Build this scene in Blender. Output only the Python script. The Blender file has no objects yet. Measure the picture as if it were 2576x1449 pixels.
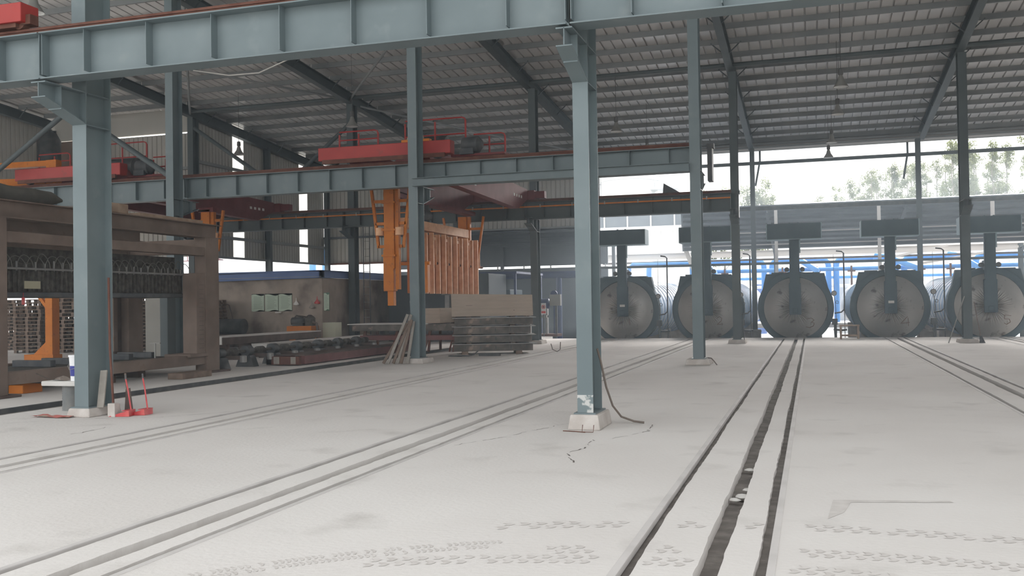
import bpy, math, random
from mathutils import Vector, Matrix
PI = math.pi
rnd = random.Random(7)
col = bpy.context.scene.collection
scn = bpy.context.scene
# ---------------------------------------------------------------- camera
cam = bpy.data.cameras.new('camera'); cam.sensor_width = 36.0
cam.lens = 2418.0 / 2576 * 36; cam.clip_end = 1500; cam.clip_start = 0.05
camo = bpy.data.objects.new('camera', cam); col.objects.link(camo); scn.camera = camo
yaw, pitch, roll = math.radians(17.3065), math.radians(0.9030), math.radians(-0.8980)
fw = Vector((-math.sin(yaw)*math.cos(pitch), math.cos(yaw)*math.cos(pitch), math.sin(pitch)))
rt = Vector((math.cos(yaw), math.sin(yaw), 0)); up = rt.cross(fw)
r2 = rt*math.cos(roll) + up*math.sin(roll); u2 = up*math.cos(roll) - rt*math.sin(roll)
M = Matrix((r2, u2, -fw)).transposed().to_4x4(); M.translation = Vector((0, 0, 1.6)); camo.matrix_world = M
# ---------------------------------------------------------------- world: bright overcast sky
w = bpy.data.worlds.new('world'); scn.world = w; w.use_nodes = True
nt = w.node_tree; nt.nodes.clear()
out = nt.nodes.new('ShaderNodeOutputWorld'); bg = nt.nodes.new('ShaderNodeBackground')
tc = nt.nodes.new('ShaderNodeTexCoord'); mp = nt.nodes.new('ShaderNodeMapping'); mp.inputs['Scale'].default_value = (1.2, 1.2, 3.5)
nz = nt.nodes.new('ShaderNodeTexNoise'); nz.inputs['Scale'].default_value = 3.2; nz.inputs['Detail'].default_value = 5
cr = nt.nodes.new('ShaderNodeValToRGB'); cr.color_ramp.elements[0].position = .42; cr.color_ramp.elements[1].position = .62
cr.color_ramp.elements[0].color = (.84, .90, .95, 1); cr.color_ramp.elements[1].color = (1, .985, .96, 1)
nt.links.new(tc.outputs['Generated'], mp.inputs['Vector']); nt.links.new(mp.outputs[0], nz.inputs['Vector'])
nt.links.new(nz.outputs['Fac'], cr.inputs['Fac']); nt.links.new(cr.outputs[0], bg.inputs['Color']); nt.links.new(bg.outputs[0], out.inputs['Surface'])
bg.inputs['Strength'].default_value = 1.0
scn.view_settings.view_transform = 'Standard'; scn.view_settings.look = 'None'; scn.view_settings.gamma = 1
scn.view_settings.use_curve_mapping = False
sl = bpy.data.lights.new('hazy_sun', 'SUN'); sl.energy = 6.0; sl.angle = math.radians(42); sl.color = (1, .985, .97)
so_ = bpy.data.objects.new('hazy_sun', sl); col.objects.link(so_)
so_.rotation_euler = (Vector((.18, 1, .47))).to_track_quat('Z', 'Y').to_euler()
scn.view_settings.exposure = 1.3
scn.cycles.max_bounces = 6; scn.cycles.diffuse_bounces = 4; scn.cycles.glossy_bounces = 2
scn.cycles.use_adaptive_sampling = True; scn.cycles.adaptive_threshold = .03
try: scn.cycles.use_denoising = True
except Exception: pass
# ---------------------------------------------------------------- materials
MATS = {}
def mat(name, c, rough=.7, metal=0.0, c2=None, scale=3.0, lo=.4, hi=.65, bump=0.0, bscale=None, stretch=None, trans=None, spec=None, detail=5, c3=None, s3=14, lo3=.62, hi3=.72):
    m = bpy.data.materials.new(name); m.use_nodes = True; MATS[name] = m
    t = m.node_tree; b = t.nodes['Principled BSDF']
    b.inputs['Base Color'].default_value = (*c, 1); b.inputs['Roughness'].default_value = rough; b.inputs['Metallic'].default_value = metal
    if spec is not None: b.inputs['Specular IOR Level'].default_value = spec
    tcn = t.nodes.new('ShaderNodeTexCoord'); mpn = t.nodes.new('ShaderNodeMapping'); t.links.new(tcn.outputs['Object'], mpn.inputs['Vector'])
    if stretch: mpn.inputs['Scale'].default_value = stretch
    if c2:
        n = t.nodes.new('ShaderNodeTexNoise'); n.inputs['Scale'].default_value = scale; n.inputs['Detail'].default_value = detail
        r = t.nodes.new('ShaderNodeValToRGB'); r.color_ramp.elements[0].position = lo; r.color_ramp.elements[1].position = hi
        r.color_ramp.elements[0].color = (*c, 1); r.color_ramp.elements[1].color = (*c2, 1)
        t.links.new(mpn.outputs[0], n.inputs['Vector']); t.links.new(n.outputs['Fac'], r.inputs['Fac'])
        last = r.outputs[0]
        if c3:
            n3 = t.nodes.new('ShaderNodeTexNoise'); n3.inputs['Scale'].default_value = s3; n3.inputs['Detail'].default_value = 6
            mr = t.nodes.new('ShaderNodeMapRange'); mr.inputs['From Min'].default_value = lo3; mr.inputs['From Max'].default_value = hi3
            mx = t.nodes.new('ShaderNodeMixRGB'); mx.inputs['Color2'].default_value = (*c3, 1)
            t.links.new(mpn.outputs[0], n3.inputs['Vector']); t.links.new(n3.outputs['Fac'], mr.inputs['Value'])
            t.links.new(mr.outputs[0], mx.inputs['Fac']); t.links.new(last, mx.inputs['Color1']); last = mx.outputs[0]
        t.links.new(last, b.inputs['Base Color'])
    if bump:
        n2 = t.nodes.new('ShaderNodeTexNoise'); n2.inputs['Scale'].default_value = bscale or scale*4; n2.inputs['Detail'].default_value = 6
        bp = t.nodes.new('ShaderNodeBump'); bp.inputs['Strength'].default_value = bump; bp.inputs['Distance'].default_value = .02
        t.links.new(mpn.outputs[0], n2.inputs['Vector']); t.links.new(n2.outputs['Fac'], bp.inputs['Height']); t.links.new(bp.outputs[0], b.inputs['Normal'])
    if trans:
        tr = t.nodes.new('ShaderNodeBsdfTranslucent'); tr.inputs['Color'].default_value = (*trans, 1)
        ms = t.nodes.new('ShaderNodeMixShader'); ms.inputs['Fac'].default_value = .7
        o = t.nodes['Material Output']; t.links.new(b.outputs[0], ms.inputs[1]); t.links.new(tr.outputs[0], ms.inputs[2]); t.links.new(ms.outputs[0], o.inputs['Surface'])
    return m
mat('floor', (.67, .635, .605), .92, c2=(.75, .72, .69), scale=.35, lo=.35, hi=.7, bump=.25, bscale=22, c3=(.59, .56, .53), s3=1.3, lo3=.58, hi3=.75, spec=.15)
mat('groove', (.165, .15, .138), .95, c2=(.25, .23, .212), scale=6, bump=.6, bscale=14, spec=.1)
mat('rail_top', (.60, .57, .55), .8, .0, c2=(.50, .475, .455), scale=2, lo=.45, hi=.7)
mat('crack', (.16, .14, .13), .95, spec=.05)
mat('print', (.58, .545, .515), .95, c2=(.66, .625, .595), scale=8, spec=.05)
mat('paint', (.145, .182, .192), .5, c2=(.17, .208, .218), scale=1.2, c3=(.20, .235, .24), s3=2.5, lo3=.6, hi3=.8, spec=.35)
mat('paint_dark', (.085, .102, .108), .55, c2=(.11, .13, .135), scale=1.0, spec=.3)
mat('paint_worn', (.18, .22, .228), .6, c2=(.55, .55, .53), scale=9, lo=.48, hi=.56, spec=.2)
mat('rust', (.12, .055, .042), .85, c2=(.16, .08, .06), scale=5, spec=.15)
mat('concrete', (.47, .425, .39), .95, c2=(.58, .54, .505), scale=4, bump=.4, bscale=30, spec=.1)
mat('roof_sheet', (.56, .555, .55), .32, c2=(.62, .61, .60), scale=.5, spec=.6)
mat('purlin', (.22, .235, .24), .55, c2=(.27, .28, .28), scale=.8, spec=.3)
mat('wall_dull', (.18, .18, .175), .7)
mat('wall_sheet', (.40, .395, .365), .6, c2=(.45, .44, .41), scale=.7, spec=.3)
mat('skylight', (.9, .9, .88), .5, trans=(.95, .95, .92))
mat('red', (.32, .032, .028), .5, c2=(.37, .045, .038), scale=1.5, c3=(.2, .06, .05), s3=5, lo3=.62, hi3=.8, spec=.35)
mat('red_brown', (.15, .06, .055), .8, c2=(.20, .085, .08), scale=3)
mat('red_dull', (.15, .038, .038), .65, c2=(.20, .06, .06), scale=2, spec=.2)
mat('orange_dark', (.42, .115, .012), .6, c2=(.50, .14, .015), scale=2)
mat('orange', (.60, .19, .015), .55, c2=(.52, .155, .012), scale=2.2, c3=(.3, .1, .03), s3=7, lo3=.6, hi3=.8, spec=.3)
mat('orange_edge', (.85, .50, .29), .6, c2=(.72, .38, .20), scale=5, spec=.3)
mat('brown', (.18, .135, .11), .8, c2=(.235, .18, .15), scale=1.6, c3=(.2, .14, .11), s3=5, lo3=.58, hi3=.75, spec=.15)
mat('brown_dark', (.10, .075, .065), .85, c2=(.15, .115, .10), scale=2.5, spec=.1)
mat('grime', (.07, .063, .055), .85, c2=(.13, .12, .105), scale=9, bump=.6, bscale=25, spec=.15)
mat('hose', (.11, .105, .09), .5, c2=(.17, .16, .14), scale=5)
mat('chrome', (.8, .8, .8), .18, 1.0)
mat('steel', (.27, .265, .255), .5, .5, c2=(.35, .34, .32), scale=3)
mat('steel_dark', (.055, .06, .065), .6, .2, c2=(.10, .10, .10), scale=4)
mat('slate', (.05, .08, .10), .6, c2=(.065, .10, .12), scale=1.5, spec=.25)
mat('slate_trim', (.24, .32, .35), .6)
mat('dome', (.30, .285, .265), .38, .5, c2=(.37, .355, .335), scale=1.2, lo=.35, hi=.7, c3=(.10, .085, .07), s3=3, lo3=.6, hi3=.7)
mat('shell', (.66, .74, .84), .35, .1, c2=(.86, .87, .90), scale=1, stretch=(1, .3, 1))
mat('shell_band', (.36, .52, .72), .35, .15)
mat('blue_pipe', (.05, .25, .62), .5, c2=(.08, .30, .68), scale=1.5, spec=.4)
mat('blue_dark', (.02, .035, .12), .55, c2=(.03, .05, .15), scale=2)
mat('blue_roof', (.085, .15, .36), .5, c2=(.11, .18, .40), scale=1.5)
mat('brown_paint', (.17, .10, .06), .8)
mat('plaster', (.36, .305, .255), .95, c2=(.46, .395, .335), scale=1.3, c3=(.19, .155, .135), s3=.9, lo3=.5, hi3=.68, bump=.3, bscale=9, spec=.05)
mat('board', (.50, .60, .48), .6, c2=(.56, .66, .53), scale=1)
mat('board_green', (.10, .19, .13), .6)
mat('ink', (.20, .27, .20), .8)
mat('white', (.74, .72, .68), .7, c2=(.66, .64, .60), scale=3)
mat('slab_white', (.62, .60, .57), .9, c2=(.55, .53, .50), scale=2)
mat('block', (.42, .345, .28), .95, c2=(.37, .305, .245), scale=2.2, stretch=(.6, .6, 5), bump=.25, bscale=18, spec=.05)
mat('plate', (.09, .078, .068), .8, .1, c2=(.19, .16, .138), scale=2.3, c3=(.36, .27, .22), s3=3, lo3=.6, hi3=.7, bump=.3, bscale=12)
mat('wood', (.30, .215, .16), .85, c2=(.40, .30, .225), scale=4, stretch=(1, 1, 1), spec=.1)
mat('wood_dark', (.17, .125, .10), .85, c2=(.24, .18, .145), scale=4, spec=.1)
mat('wood_grey', (.29, .265, .235), .9, c2=(.36, .33, .295), scale=6, spec=.1)
mat('cabinet', (.25, .24, .21), .6, c2=(.29, .28, .25), scale=1)
mat('cabinet_pale', (.50, .50, .38), .6)
mat('ground', (.62, .60, .56), .95, c2=(.70, .68, .64), scale=.05)
mat('hill', (.40, .43, .33), .95, c2=(.50, .52, .42), scale=.05)
mat('leaf', (.17, .18, .12), .9, c2=(.24, .245, .17), scale=.3, trans=(.16, .18, .10), spec=.1)
mat('bark', (.22, .20, .17), .9)
mat('silo', (.80, .80, .79), .5, c2=(.74, .75, .76), scale=.3)
mat('tower_grey', (.42, .44, .46), .6)
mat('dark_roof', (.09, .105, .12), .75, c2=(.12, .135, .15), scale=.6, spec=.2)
mat('beam_pale', (.60, .57, .54), .7)
mat('lamp_body', (.10, .10, .10), .6)
mat('lamp_shade', (.30, .30, .28), .45, .4)
mat('lamp_inside', (.75, .76, .75), .4)
mat('bucket', (.85, .85, .86), .4)
mat('bucket_blue', (.04, .05, .28), .5)
mat('red_plastic', (.52, .05, .06), .45, c2=(.60, .12, .11), scale=6)
mat('cloth', (.36, .32, .25), .95, c2=(.44, .13, .11), scale=9, lo=.45, hi=.5)
mat('cable', (.15, .12, .10), .6)
mat('drum', (.16, .165, .165), .7, c2=(.21, .21, .2), scale=5)
mat('sign_red', (.65, .05, .04), .6)
mat('tarp', (.10, .095, .08), .9, c2=(.14, .13, .11), scale=3, bump=.5, bscale=5)
mat('cream', (.40, .37, .26), .8)
mat('window_frame', (.55, .56, .55), .5)
# ---------------------------------------------------------------- mesh helpers
class MB:
    def __init__(s): s.v = []; s.f = []
    def add(s, vs, fs):
        n = len(s.v); s.v += [tuple(v) for v in vs]; s.f += [tuple(i+n for i in f) for f in fs]; return s
    def box(s, x0, x1, y0, y1, z0, z1):
        return s.add([(x0,y0,z0),(x1,y0,z0),(x1,y1,z0),(x0,y1,z0),(x0,y0,z1),(x1,y0,z1),(x1,y1,z1),(x0,y1,z1)],
            [(0,3,2,1),(4,5,6,7),(0,1,5,4),(1,2,6,5),(2,3,7,6),(3,0,4,7)])
    def beam(s, p, q, w_, h, upv=(0,0,1)):
        p = Vector(p); q = Vector(q); d = (q-p).normalized(); u = Vector(upv)
        if abs(d.dot(u)) > .98: u = Vector((0,1,0))
        a = d.cross(u).normalized()*(w_/2); b = a.cross(d).normalized()*(h/2)
        vs = [p-a-b, p+a-b, p+a+b, p-a+b, q-a-b, q+a-b, q+a+b, q-a+b]
        return s.add(vs, [(0,1,2,3),(7,6,5,4),(0,4,5,1),(1,5,6,2),(2,6,7,3),(3,7,4,0)])
    def ibeam(s, p, q, w_, h, tf=.02, tw=.012, upv=(0,0,1)):
        p = Vector(p); q = Vector(q); d = (q-p).normalized(); u = Vector(upv)
        if abs(d.dot(u)) > .98: u = Vector((0,1,0))
        a = d.cross(u).normalized(); b = a.cross(d).normalized()
        for o, ww, hh in ((b*(h/2-tf/2), w_, tf), (-b*(h/2-tf/2), w_, tf), (Vector((0,0,0)), tw, h-2*tf)):
            s.beam(p+o, q+o, ww, hh, u)
        return s
    def tube(s, pts, r, n=8, cap=True, closed=False):
        pts = [Vector(p) for p in pts]; rings = []; m = len(pts); prev = None
        for i, p in enumerate(pts):
            if closed: t = (pts[(i+1) % m]-pts[i-1]).normalized()
            else: t = (pts[min(i+1, m-1)]-pts[max(i-1, 0)]).normalized()
            if prev is None:
                u = Vector((0,0,1)) if abs(t.z) < .9 else Vector((1,0,0))
                a = t.cross(u).normalized()
            else: a = (prev - t*prev.dot(t)).normalized()
            prev = a; b = t.cross(a); rr = r[i] if isinstance(r, (list, tuple)) else r
            rings.append([p + (a*math.cos(2*PI*k/n)+b*math.sin(2*PI*k/n))*rr for k in range(n)])
        vs = [v for R_ in rings for v in R_]; fs = []
        for i in range(m if closed else m-1):
            j = (i+1) % m
            for k in range(n): fs.append((i*n+k, i*n+(k+1) % n, j*n+(k+1) % n, j*n+k))
        if cap and not closed: fs.append(tuple(range(n))[::-1]); fs.append(tuple((m-1)*n+k for k in range(n)))
        return s.add(vs, fs)
    def lathe(s, prof, c=(0,0,0), n=24, axis='z', cap=False):
        vs = []
        for (r, h) in prof:
            for k in range(n):
                a = 2*PI*k/n; x, y = r*math.cos(a), r*math.sin(a)
                vs.append({'z': (c[0]+x, c[1]+y, c[2]+h), 'y': (c[0]+x, c[1]+h, c[2]+y), 'x': (c[0]+h, c[1]+x, c[2]+y)}[axis])
        fs = [(i*n+k, i*n+(k+1) % n, (i+1)*n+(k+1) % n, (i+1)*n+k) for i in range(len(prof)-1) for k in range(n)]
        if cap: fs.append(tuple(range(n))[::-1]); fs.append(tuple((len(prof)-1)*n+k for k in range(n)))
        return s.add(vs, fs)
    def prism(s, poly, d0, d1, axis='y'):
        n = len(poly)
        def P(a, b, d): return {'y': (a, d, b), 'x': (d, a, b), 'z': (a, b, d)}[axis]
        vs = [P(a, b, d0) for a, b in poly]+[P(a, b, d1) for a, b in poly]
        fs = [tuple(range(n))[::-1], tuple(range(n, 2*n))]+[(i, (i+1) % n, n+(i+1) % n, n+i) for i in range(n)]
        return s.add(vs, fs)
    def build(s, name, m, parent=None, smooth=False, bevel=0, loc=None, rz=0):
        me = bpy.data.meshes.new(name); me.from_pydata(s.v, [], s.f)
        me.materials.append(MATS[m]); o = bpy.data.objects.new(name, me); col.objects.link(o)
        import bmesh
        bm = bmesh.new(); bm.from_mesh(me); bmesh.ops.recalc_face_normals(bm, faces=bm.faces); bm.to_mesh(me); bm.free()
        if smooth:
            for p in me.polygons: p.use_smooth = True
            me.set_sharp_from_angle(angle=math.radians(40))
        if bevel:
            b = o.modifiers.new('bevel', 'BEVEL'); b.width = bevel; b.segments = 2; b.limit_method = 'ANGLE'
        if parent: o.parent = parent
        if loc: o.location = loc
        if rz: o.rotation_euler[2] = rz
        return o
def tag(o, label=None, cat=None, group=None, kind=None):
    if label: o['label'] = label
    if cat: o['category'] = cat
    if group: o['group'] = group
    if kind: o['kind'] = kind
    return o
def empty(name, loc=(0,0,0), rz=0, label=None, cat=None, group=None, kind=None):
    o = bpy.data.objects.new(name, None); col.objects.link(o); o.location = loc; o.rotation_euler[2] = rz; o.empty_display_size = .2
    return tag(o, label, cat, group, kind)
def kids(o): return [c for c in ALLKIDS.get(o.name, [])]
ALLKIDS = {}
def copy_tree(o, parent=None):
    c = o.copy(); col.objects.link(c); c.parent = parent
    for ch in list(o.children): copy_tree(ch, c)
    return c
def dup(o, loc, rz=None, label=None, group=None):
    c = copy_tree(o); c.location = loc
    if rz is not None: c.rotation_euler[2] = rz
    if label: c['label'] = label
    if group: c['group'] = group
    return c
def link_copy(o, parent, loc=None):
    c = o.copy(); col.objects.link(c); c.parent = parent
    if loc: c.location = loc
    return c
ORD = ['zeroth','first','second','third','fourth','fifth','sixth','seventh','eighth','ninth','tenth','eleventh','twelfth','thirteenth','fourteenth','fifteenth','sixteenth','seventeenth','eighteenth','nineteenth','twentieth']
def ordw(n):
    if n <= 20: return ORD[n]
    t = {2: 'twent', 3: 'thirt', 4: 'fort'}[n//10]
    return t+'ieth' if n % 10 == 0 else t+'y-'+ORD[n % 10]
FX = [-33.63, -25.90, -18.16, -10.43, -2.70, 5.03, 12.76, 20.49]
RYA, RYB, RYC, RYD = 12.1, 24.45, 36.2, 48.4
def roofz(y): return 10.87 - .083*(y-30.5)       # underside of the sheets
# ---------------------------------------------------------------- FLOOR with grooves
# every track: left rail, centre groove, right rail
TR = [(-8.44, -7.99, -7.70), (-4.81, -4.37, -4.05), (-1.13, -.62, -.28), (2.69, 3.17, 3.47), (6.40, 6.85, 7.14)]
floor = empty('floor', kind='structure')
def floor_strips():
    ys = [-6.0]; y = -6.0
    while y < 41.25:
        y += .10 if y < 12 else (.25 if y < 24 else .6); ys.append(min(y, 41.25))
    holes = []
    for (l, g, r) in TR:
        for c, hw, dp in ((l, .052, .05), (g, .07, .09), (r, .052, .05)):
            off = .02 if c == l else (-.02 if c == r else 0)
            holes.append((c+off-hw, c+off+hw, dp))
    holes.append((-12.66, -11.93, .06))
    holes.sort()
    def wob(i, side, y): 
        k = i*2+side
        a = .005*math.sin(y*1.3+k*1.7)+.003*math.sin(y*5.9+k*2.9)+rnd.uniform(-.004, .004)
        if holes[i][1]-holes[i][0] > .14: a *= 1.5
        return a
    W_ = [[(holes[i][0]+wob(i, 0, y), holes[i][1]+wob(i, 1, y)) for i in range(len(holes))] for y in ys]
    xs0, xs1 = -60, 40
    top = MB(); bot = MB()
    for j in range(len(ys)-1):
        y0, y1 = ys[j], ys[j+1]
        e0 = [xs0]+[q for p in W_[j] for q in p]+[xs1]; e1 = [xs0]+[q for p in W_[j+1] for q in p]+[xs1]
        for k in range(0, len(e0), 2):
            top.add([(e0[k], y0, 0), (e0[k+1], y0, 0), (e1[k+1], y1, 0), (e1[k], y1, 0)], [(0,1,2,3)])
        for i, h in enumerate(holes):
            a0, b0 = W_[j][i]; a1, b1 = W_[j+1][i]; d = -h[2]
            top.add([(a0, y0, 0), (a1, y1, 0), (a1, y1, d), (a0, y0, d)], [(0,1,2,3)])
            top.add([(b0, y0, 0), (b1, y1, 0), (b1, y1, d), (b0, y0, d)], [(3,2,1,0)])
            bot.add([(a0, y0, d), (b0, y0, d), (b1, y1, d), (a1, y1, d)], [(0,1,2,3)])
    top.add([(xs0, 41.25, 0), (xs1, 41.25, 0), (xs1, 41.25, -1.1), (xs0, 41.25, -1.1)], [(0,1,2,3)])
    me = top.build('slab', 'floor', floor)
    bot.build('groove_bed', 'groove', floor)
    return me
floor_strips()
p = MB(); p.box(-60, 40, 41.25, 67.2, -1.2, -1.0); p.build('pit_bed', 'groove', floor)
b = MB(); b.box(-60, -12.8, 41.27, 48, -.3, -.02); b.build('rear_slab', 'floor', floor)
RN = ['first track from the left', 'second track from the left', 'middle track leading to the third autoclave', 'fourth track, leading to the fourth autoclave', 'track at the right edge, to the fifth autoclave']
for i, (l, g, r) in enumerate(TR):
    for c, nm in ((l-.02, 'left'), (r+.02, 'right')):
        m = MB(); m.box(-.026, .026, -6, 41.3, -.045, .006)
        o = m.build('track_rail', 'rail_top', bevel=.006, loc=(c, 0, 0)); tag(o, 'embedded steel rail, %s one of the %s' % (nm, RN[i]), 'rail', 'rails set in the concrete floor')
m = MB(); m.box(-.03, .03, 8, 41.2, -.06, .02); tag(m.build('track_rail', 'steel_dark', loc=(-12.52, 0, 0)), 'dark rail in the shallow trench beside the brown press', 'rail')
# cracks, tyre prints
def crack(pts, wd=.012):
    m = MB(); P = []
    for i in range(len(pts)-1):
        a = Vector((*pts[i], 0)); b_ = Vector((*pts[i+1], 0)); n = max(2, int((b_-a).length/.07))
        for k in range(n):
            t = k/n; P.append(a.lerp(b_, t)+Vector((rnd.uniform(-.025, .025), rnd.uniform(-.035, .035), 0)))
    for i in range(len(P)-1):
        if rnd.random() < .18: continue
        d = (P[i+1]-P[i]).normalized(); s_ = Vector((-d.y, d.x, 0))*wd*rnd.uniform(.2, .8)
        m.add([P[i]-s_, P[i]+s_, P[i+1]+s_, P[i+1]-s_], [(0,1,2,3)])
    for k, v in enumerate(m.v): m.v[k] = (v[0], v[1], .002)
    tag(m.build('crack', 'crack', floor), kind=None)
crack([(-2.45, 11.0), (-2.42, 10.3), (-2.5, 9.9), (-2.3, 9.3)]); crack([(-2.0, 12.4), (-1.95, 11.8), (-2.15, 11.3), (-2.3, 11.0)], .009)
crack([(-3.0, 12.6), (-3.4, 11.5), (-3.5, 11.0)], .007); crack([(-3.9, 10.2), (-3.6, 10.9), (-3.4, 11.0)], .007); crack([(-9.2, 10.9), (-9.15, 10.6), (-9.1, 10.3), (-9.2, 10.1)], .012)
crack([(-10.3, 11.6), (-9.2, 12.0), (-8.5, 12.9)], .008); crack([(-11.9, 10.2), (-10.6, 11.3)], .006)
def prints(cx, cy, R_, a0, a1, wd, n, mt='print'):
    m = MB()
    for k in range(n):
        a = a0+(a1-a0)*k/n
        for s_ in (-1, 1):
            ax = cx+R_*math.cos(a)
            if rnd.random() < .15 or any(l-.16 < ax < l+.12 or g_-.16 < ax < g_+.14 or r__-.14 < ax < r__+.14 for (l, g_, r__) in TR): continue
            rr = R_+s_*wd*.27; da = (a1-a0)/n
            q = []
            for (u, v) in ((-.34, -.5), (.1, -.5), (.45, 0), (.1, .5), (-.34, .5), (-.1, 0)):
                aa = a+da*(u*.9+(.5 if s_ > 0 else 0)); r_ = rr+v*wd*.42
                q.append((cx+r_*math.cos(aa), cy+r_*math.sin(aa), .0022))
            m.add(q, [(0,1,2,5),(5,2,3,4)])
    return m
for i, (cx, cy, R_, a0, a1) in enumerate([(.3, .4, 6.65, 1.95, .85), (.3, .2, 6.15, 1.9, .95), (-.4, .5, 5.45, 2.0, .9), (-.2, 2.2, 4.3, 2.6, 2.0)]):
    o = prints(cx, cy, R_, a0, a1, .20, 62).build('tyre_print', 'print', floor); o['kind'] = 'stuff'
m = MB(); m.add([(.13, 8.05, .002), (1.0, 8.2, .002), (1.02, 8.14, .002), (.26, 7.98, .002), (.2, 7.6, .002), (.08, 7.35, .002)], [(0,1,2,3),(0,3,4,5)]); m.build('patch_edge', 'print', floor)
# ground outside
g = MB(); g.box(-400, 400, 67.2, 420, -.35, -.05); g.box(-400, -60, -60, 76, -.35, -.05); g.box(40, 400, -60, 76, -.35, -.05); g.box(-60, 40, -60, -6, -.35, -.004)
tag(g.build('ground', 'ground'), kind='structure')
# ---------------------------------------------------------------- ROOF
ceiling = empty('ceiling', kind='structure')
def corrugated(name, m, L, n_, pitch, parent, fn, t=.035, flip=1):
    """strip with trapezoid ribs; fn(u, h, v) -> xyz, u across ribs, v 0/1 along"""
    mb = MB(); prof = []
    u = 0.0
    while u < L-1e-6:
        for du, h in (((0, 0), (pitch*.72, 0), (pitch*.80, t), (pitch*.92, t)) if pitch < .38 else ((0, 0), (pitch*.84, 0), (pitch*.86, t*1.3), (pitch*.96, t*1.3))):
            if u+du <= L: prof.append((u+du, h))
        u += pitch
    prof.append((L, 0))
    vs = []
    for (u, h) in prof: vs += [fn(u, h, 0), fn(u, h, 1)]
    mb.add(vs, [(2*i, 2*i+2, 2*i+3, 2*i+1) for i in range(len(prof)-1)])
    o = mb.build(name, m, parent)
    so = o.modifiers.new('solid', 'SOLIDIFY'); so.thickness = .004; so.offset = 1
    return o
purl_y = [9.3]
while purl_y[-1] < 47.8: purl_y.append(purl_y[-1]+1.47)
purl_y.append(48.75)
protos = {}
for bi in range(len(FX)):
    x0 = FX[bi]; x1 = x0+7.73
    if bi == len(FX)-1: x1 = x0+7.7
    yend = 36.75 if bi == 0 else 49.3
    sx0 = x0-.5 if bi == 1 else x0
    corrugated('roof_sheet', 'roof_sheet', x1-sx0+.12, 0, .385, ceiling,
        lambda u, h, v, x0=sx0, yend=yend: (x0+u, 1.0 if v == 0 else yend, roofz(1.0 if v == 0 else yend)+.0+h+.20), t=.05)
    for y in purl_y:
        if y > yend: continue
        key = 'p'
        if key not in protos:
            m = MB(); m.box(.03, 7.70, -.006, .006, -.10, .10); m.box(.03, 7.70, -.006, .065, .092, .104); m.box(.03, 7.70, -.065, .006, -.104, -.092); m.box(.03, 7.7, -.065, -.058, -.10, -.08)
            protos[key] = m.build('purlin', 'purlin', ceiling, loc=(x0, y, roofz(y)+.10)); continue
        link_copy(protos[key], ceiling, (x0, y, roofz(y)+.10))
# left-most extension of the annex roof
corrugated('roof_sheet', 'roof_sheet', 7.8, 0, .385, ceiling, lambda u, h, v: (FX[0]-7.73+u, 1.0 if v == 0 else 36.75, roofz(1.0 if v == 0 else 36.75)+h+.2), t=.05)
# eave gutters
for x0, x1, y, nm in ((FX[1]-.4, 28, 49.25, 'main'), (FX[0]-7.7, FX[1]-.5, 36.75, 'annex')):
    if nm == 'main':
        for q in range(3): MB().box(x0, x1, y-.30+.13*q, y-.18+.13*q, roofz(y)-.08-.13*q, roofz(y)-.0-.13*q).build('eave_rail', 'purlin', ceiling)
    m = MB(); m.prism([(y-.05, roofz(y)+.22), (y+.16, roofz(y)+.22), (y+.16, roofz(y)-(.30 if nm == 'main' else .82)), (y-.05, roofz(y)-(.32 if nm == 'main' else .84))], x0, x1, 'x')
    m.build('eave_trim', 'roof_sheet' if nm == 'main' else 'wall_sheet', ceiling)
# rafters: sloping I beams on the frame lines
RL = ['far left, against the annex wall', 'at the left gable wall', 'left of the orange lifting crane', 'above the pile of grey pallets plates', 'above the near light-blue column at centre', 'at the right edge, meeting the right column', 'beyond the right edge', 'farthest right, out of sight']
for bi, x in enumerate(FX):
    yend = 36.6 if bi == 0 else 48.6
    r = empty('roof_rafter', (x, 0, 0), label='dark blue-grey sloping steel roof rafter %s' % RL[bi], cat='rafter', group='sloping roof rafters')
    for (ya, yb) in ((1.0, 12.1), (12.1, 24.45), (24.45, 36.2), (36.2, yend)):
        if yb <= ya+.5: continue
        m = MB(); m.ibeam((0, ya, roofz(ya)-.22), (0, yb, roofz(yb)-.22), .26, .42, .016, .01)
        m.build('beam_length', 'paint_dark', r)
    for y in purl_y[1::2]:
        if y > yend-.6 or y < 24: continue
        for s_ in (-1, 1):
            m = MB(); m.beam((s_*.06, y, roofz(y)-.36), (s_*.52, y-.02, roofz(y)+.06), .035, .035); m.build('fly_brace', 'paint_dark', r)
# long ties under the rafters
for bi in range(1, 7):
    for y, z, h in ((RYC, roofz(RYC)-.2, .2),):
        m = MB(); m.tube([(FX[bi]+.1, y-.3, z), (FX[bi+1]-.1, y-.3, z)], .075, 10)
        tag(m.build('roof_tie', 'paint_dark', smooth=True), 'dark steel roof tie between frames, %s bay from the gable wall' % ORD[bi], 'tie beam', 'ties between the roof frames')
hz = bpy.data.materials.new('haze'); hz.use_nodes = True; hn = hz.node_tree; hn.nodes.clear(); MATS['haze'] = hz
ho = hn.nodes.new('ShaderNodeOutputMaterial'); hv = hn.nodes.new('ShaderNodeVolumeScatter'); hv.inputs['Color'].default_value = (.78, .90, 1, 1); hv.inputs['Density'].default_value = .005; hv.inputs['Anisotropy'].default_value = .35
hn.links.new(hv.outputs[0], ho.inputs['Volume'])
ob = MB().box(-40, 28, 6.0, 66, .02, 9.0).build('dust_haze', 'haze'); tag(ob, kind='stuff')
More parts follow.
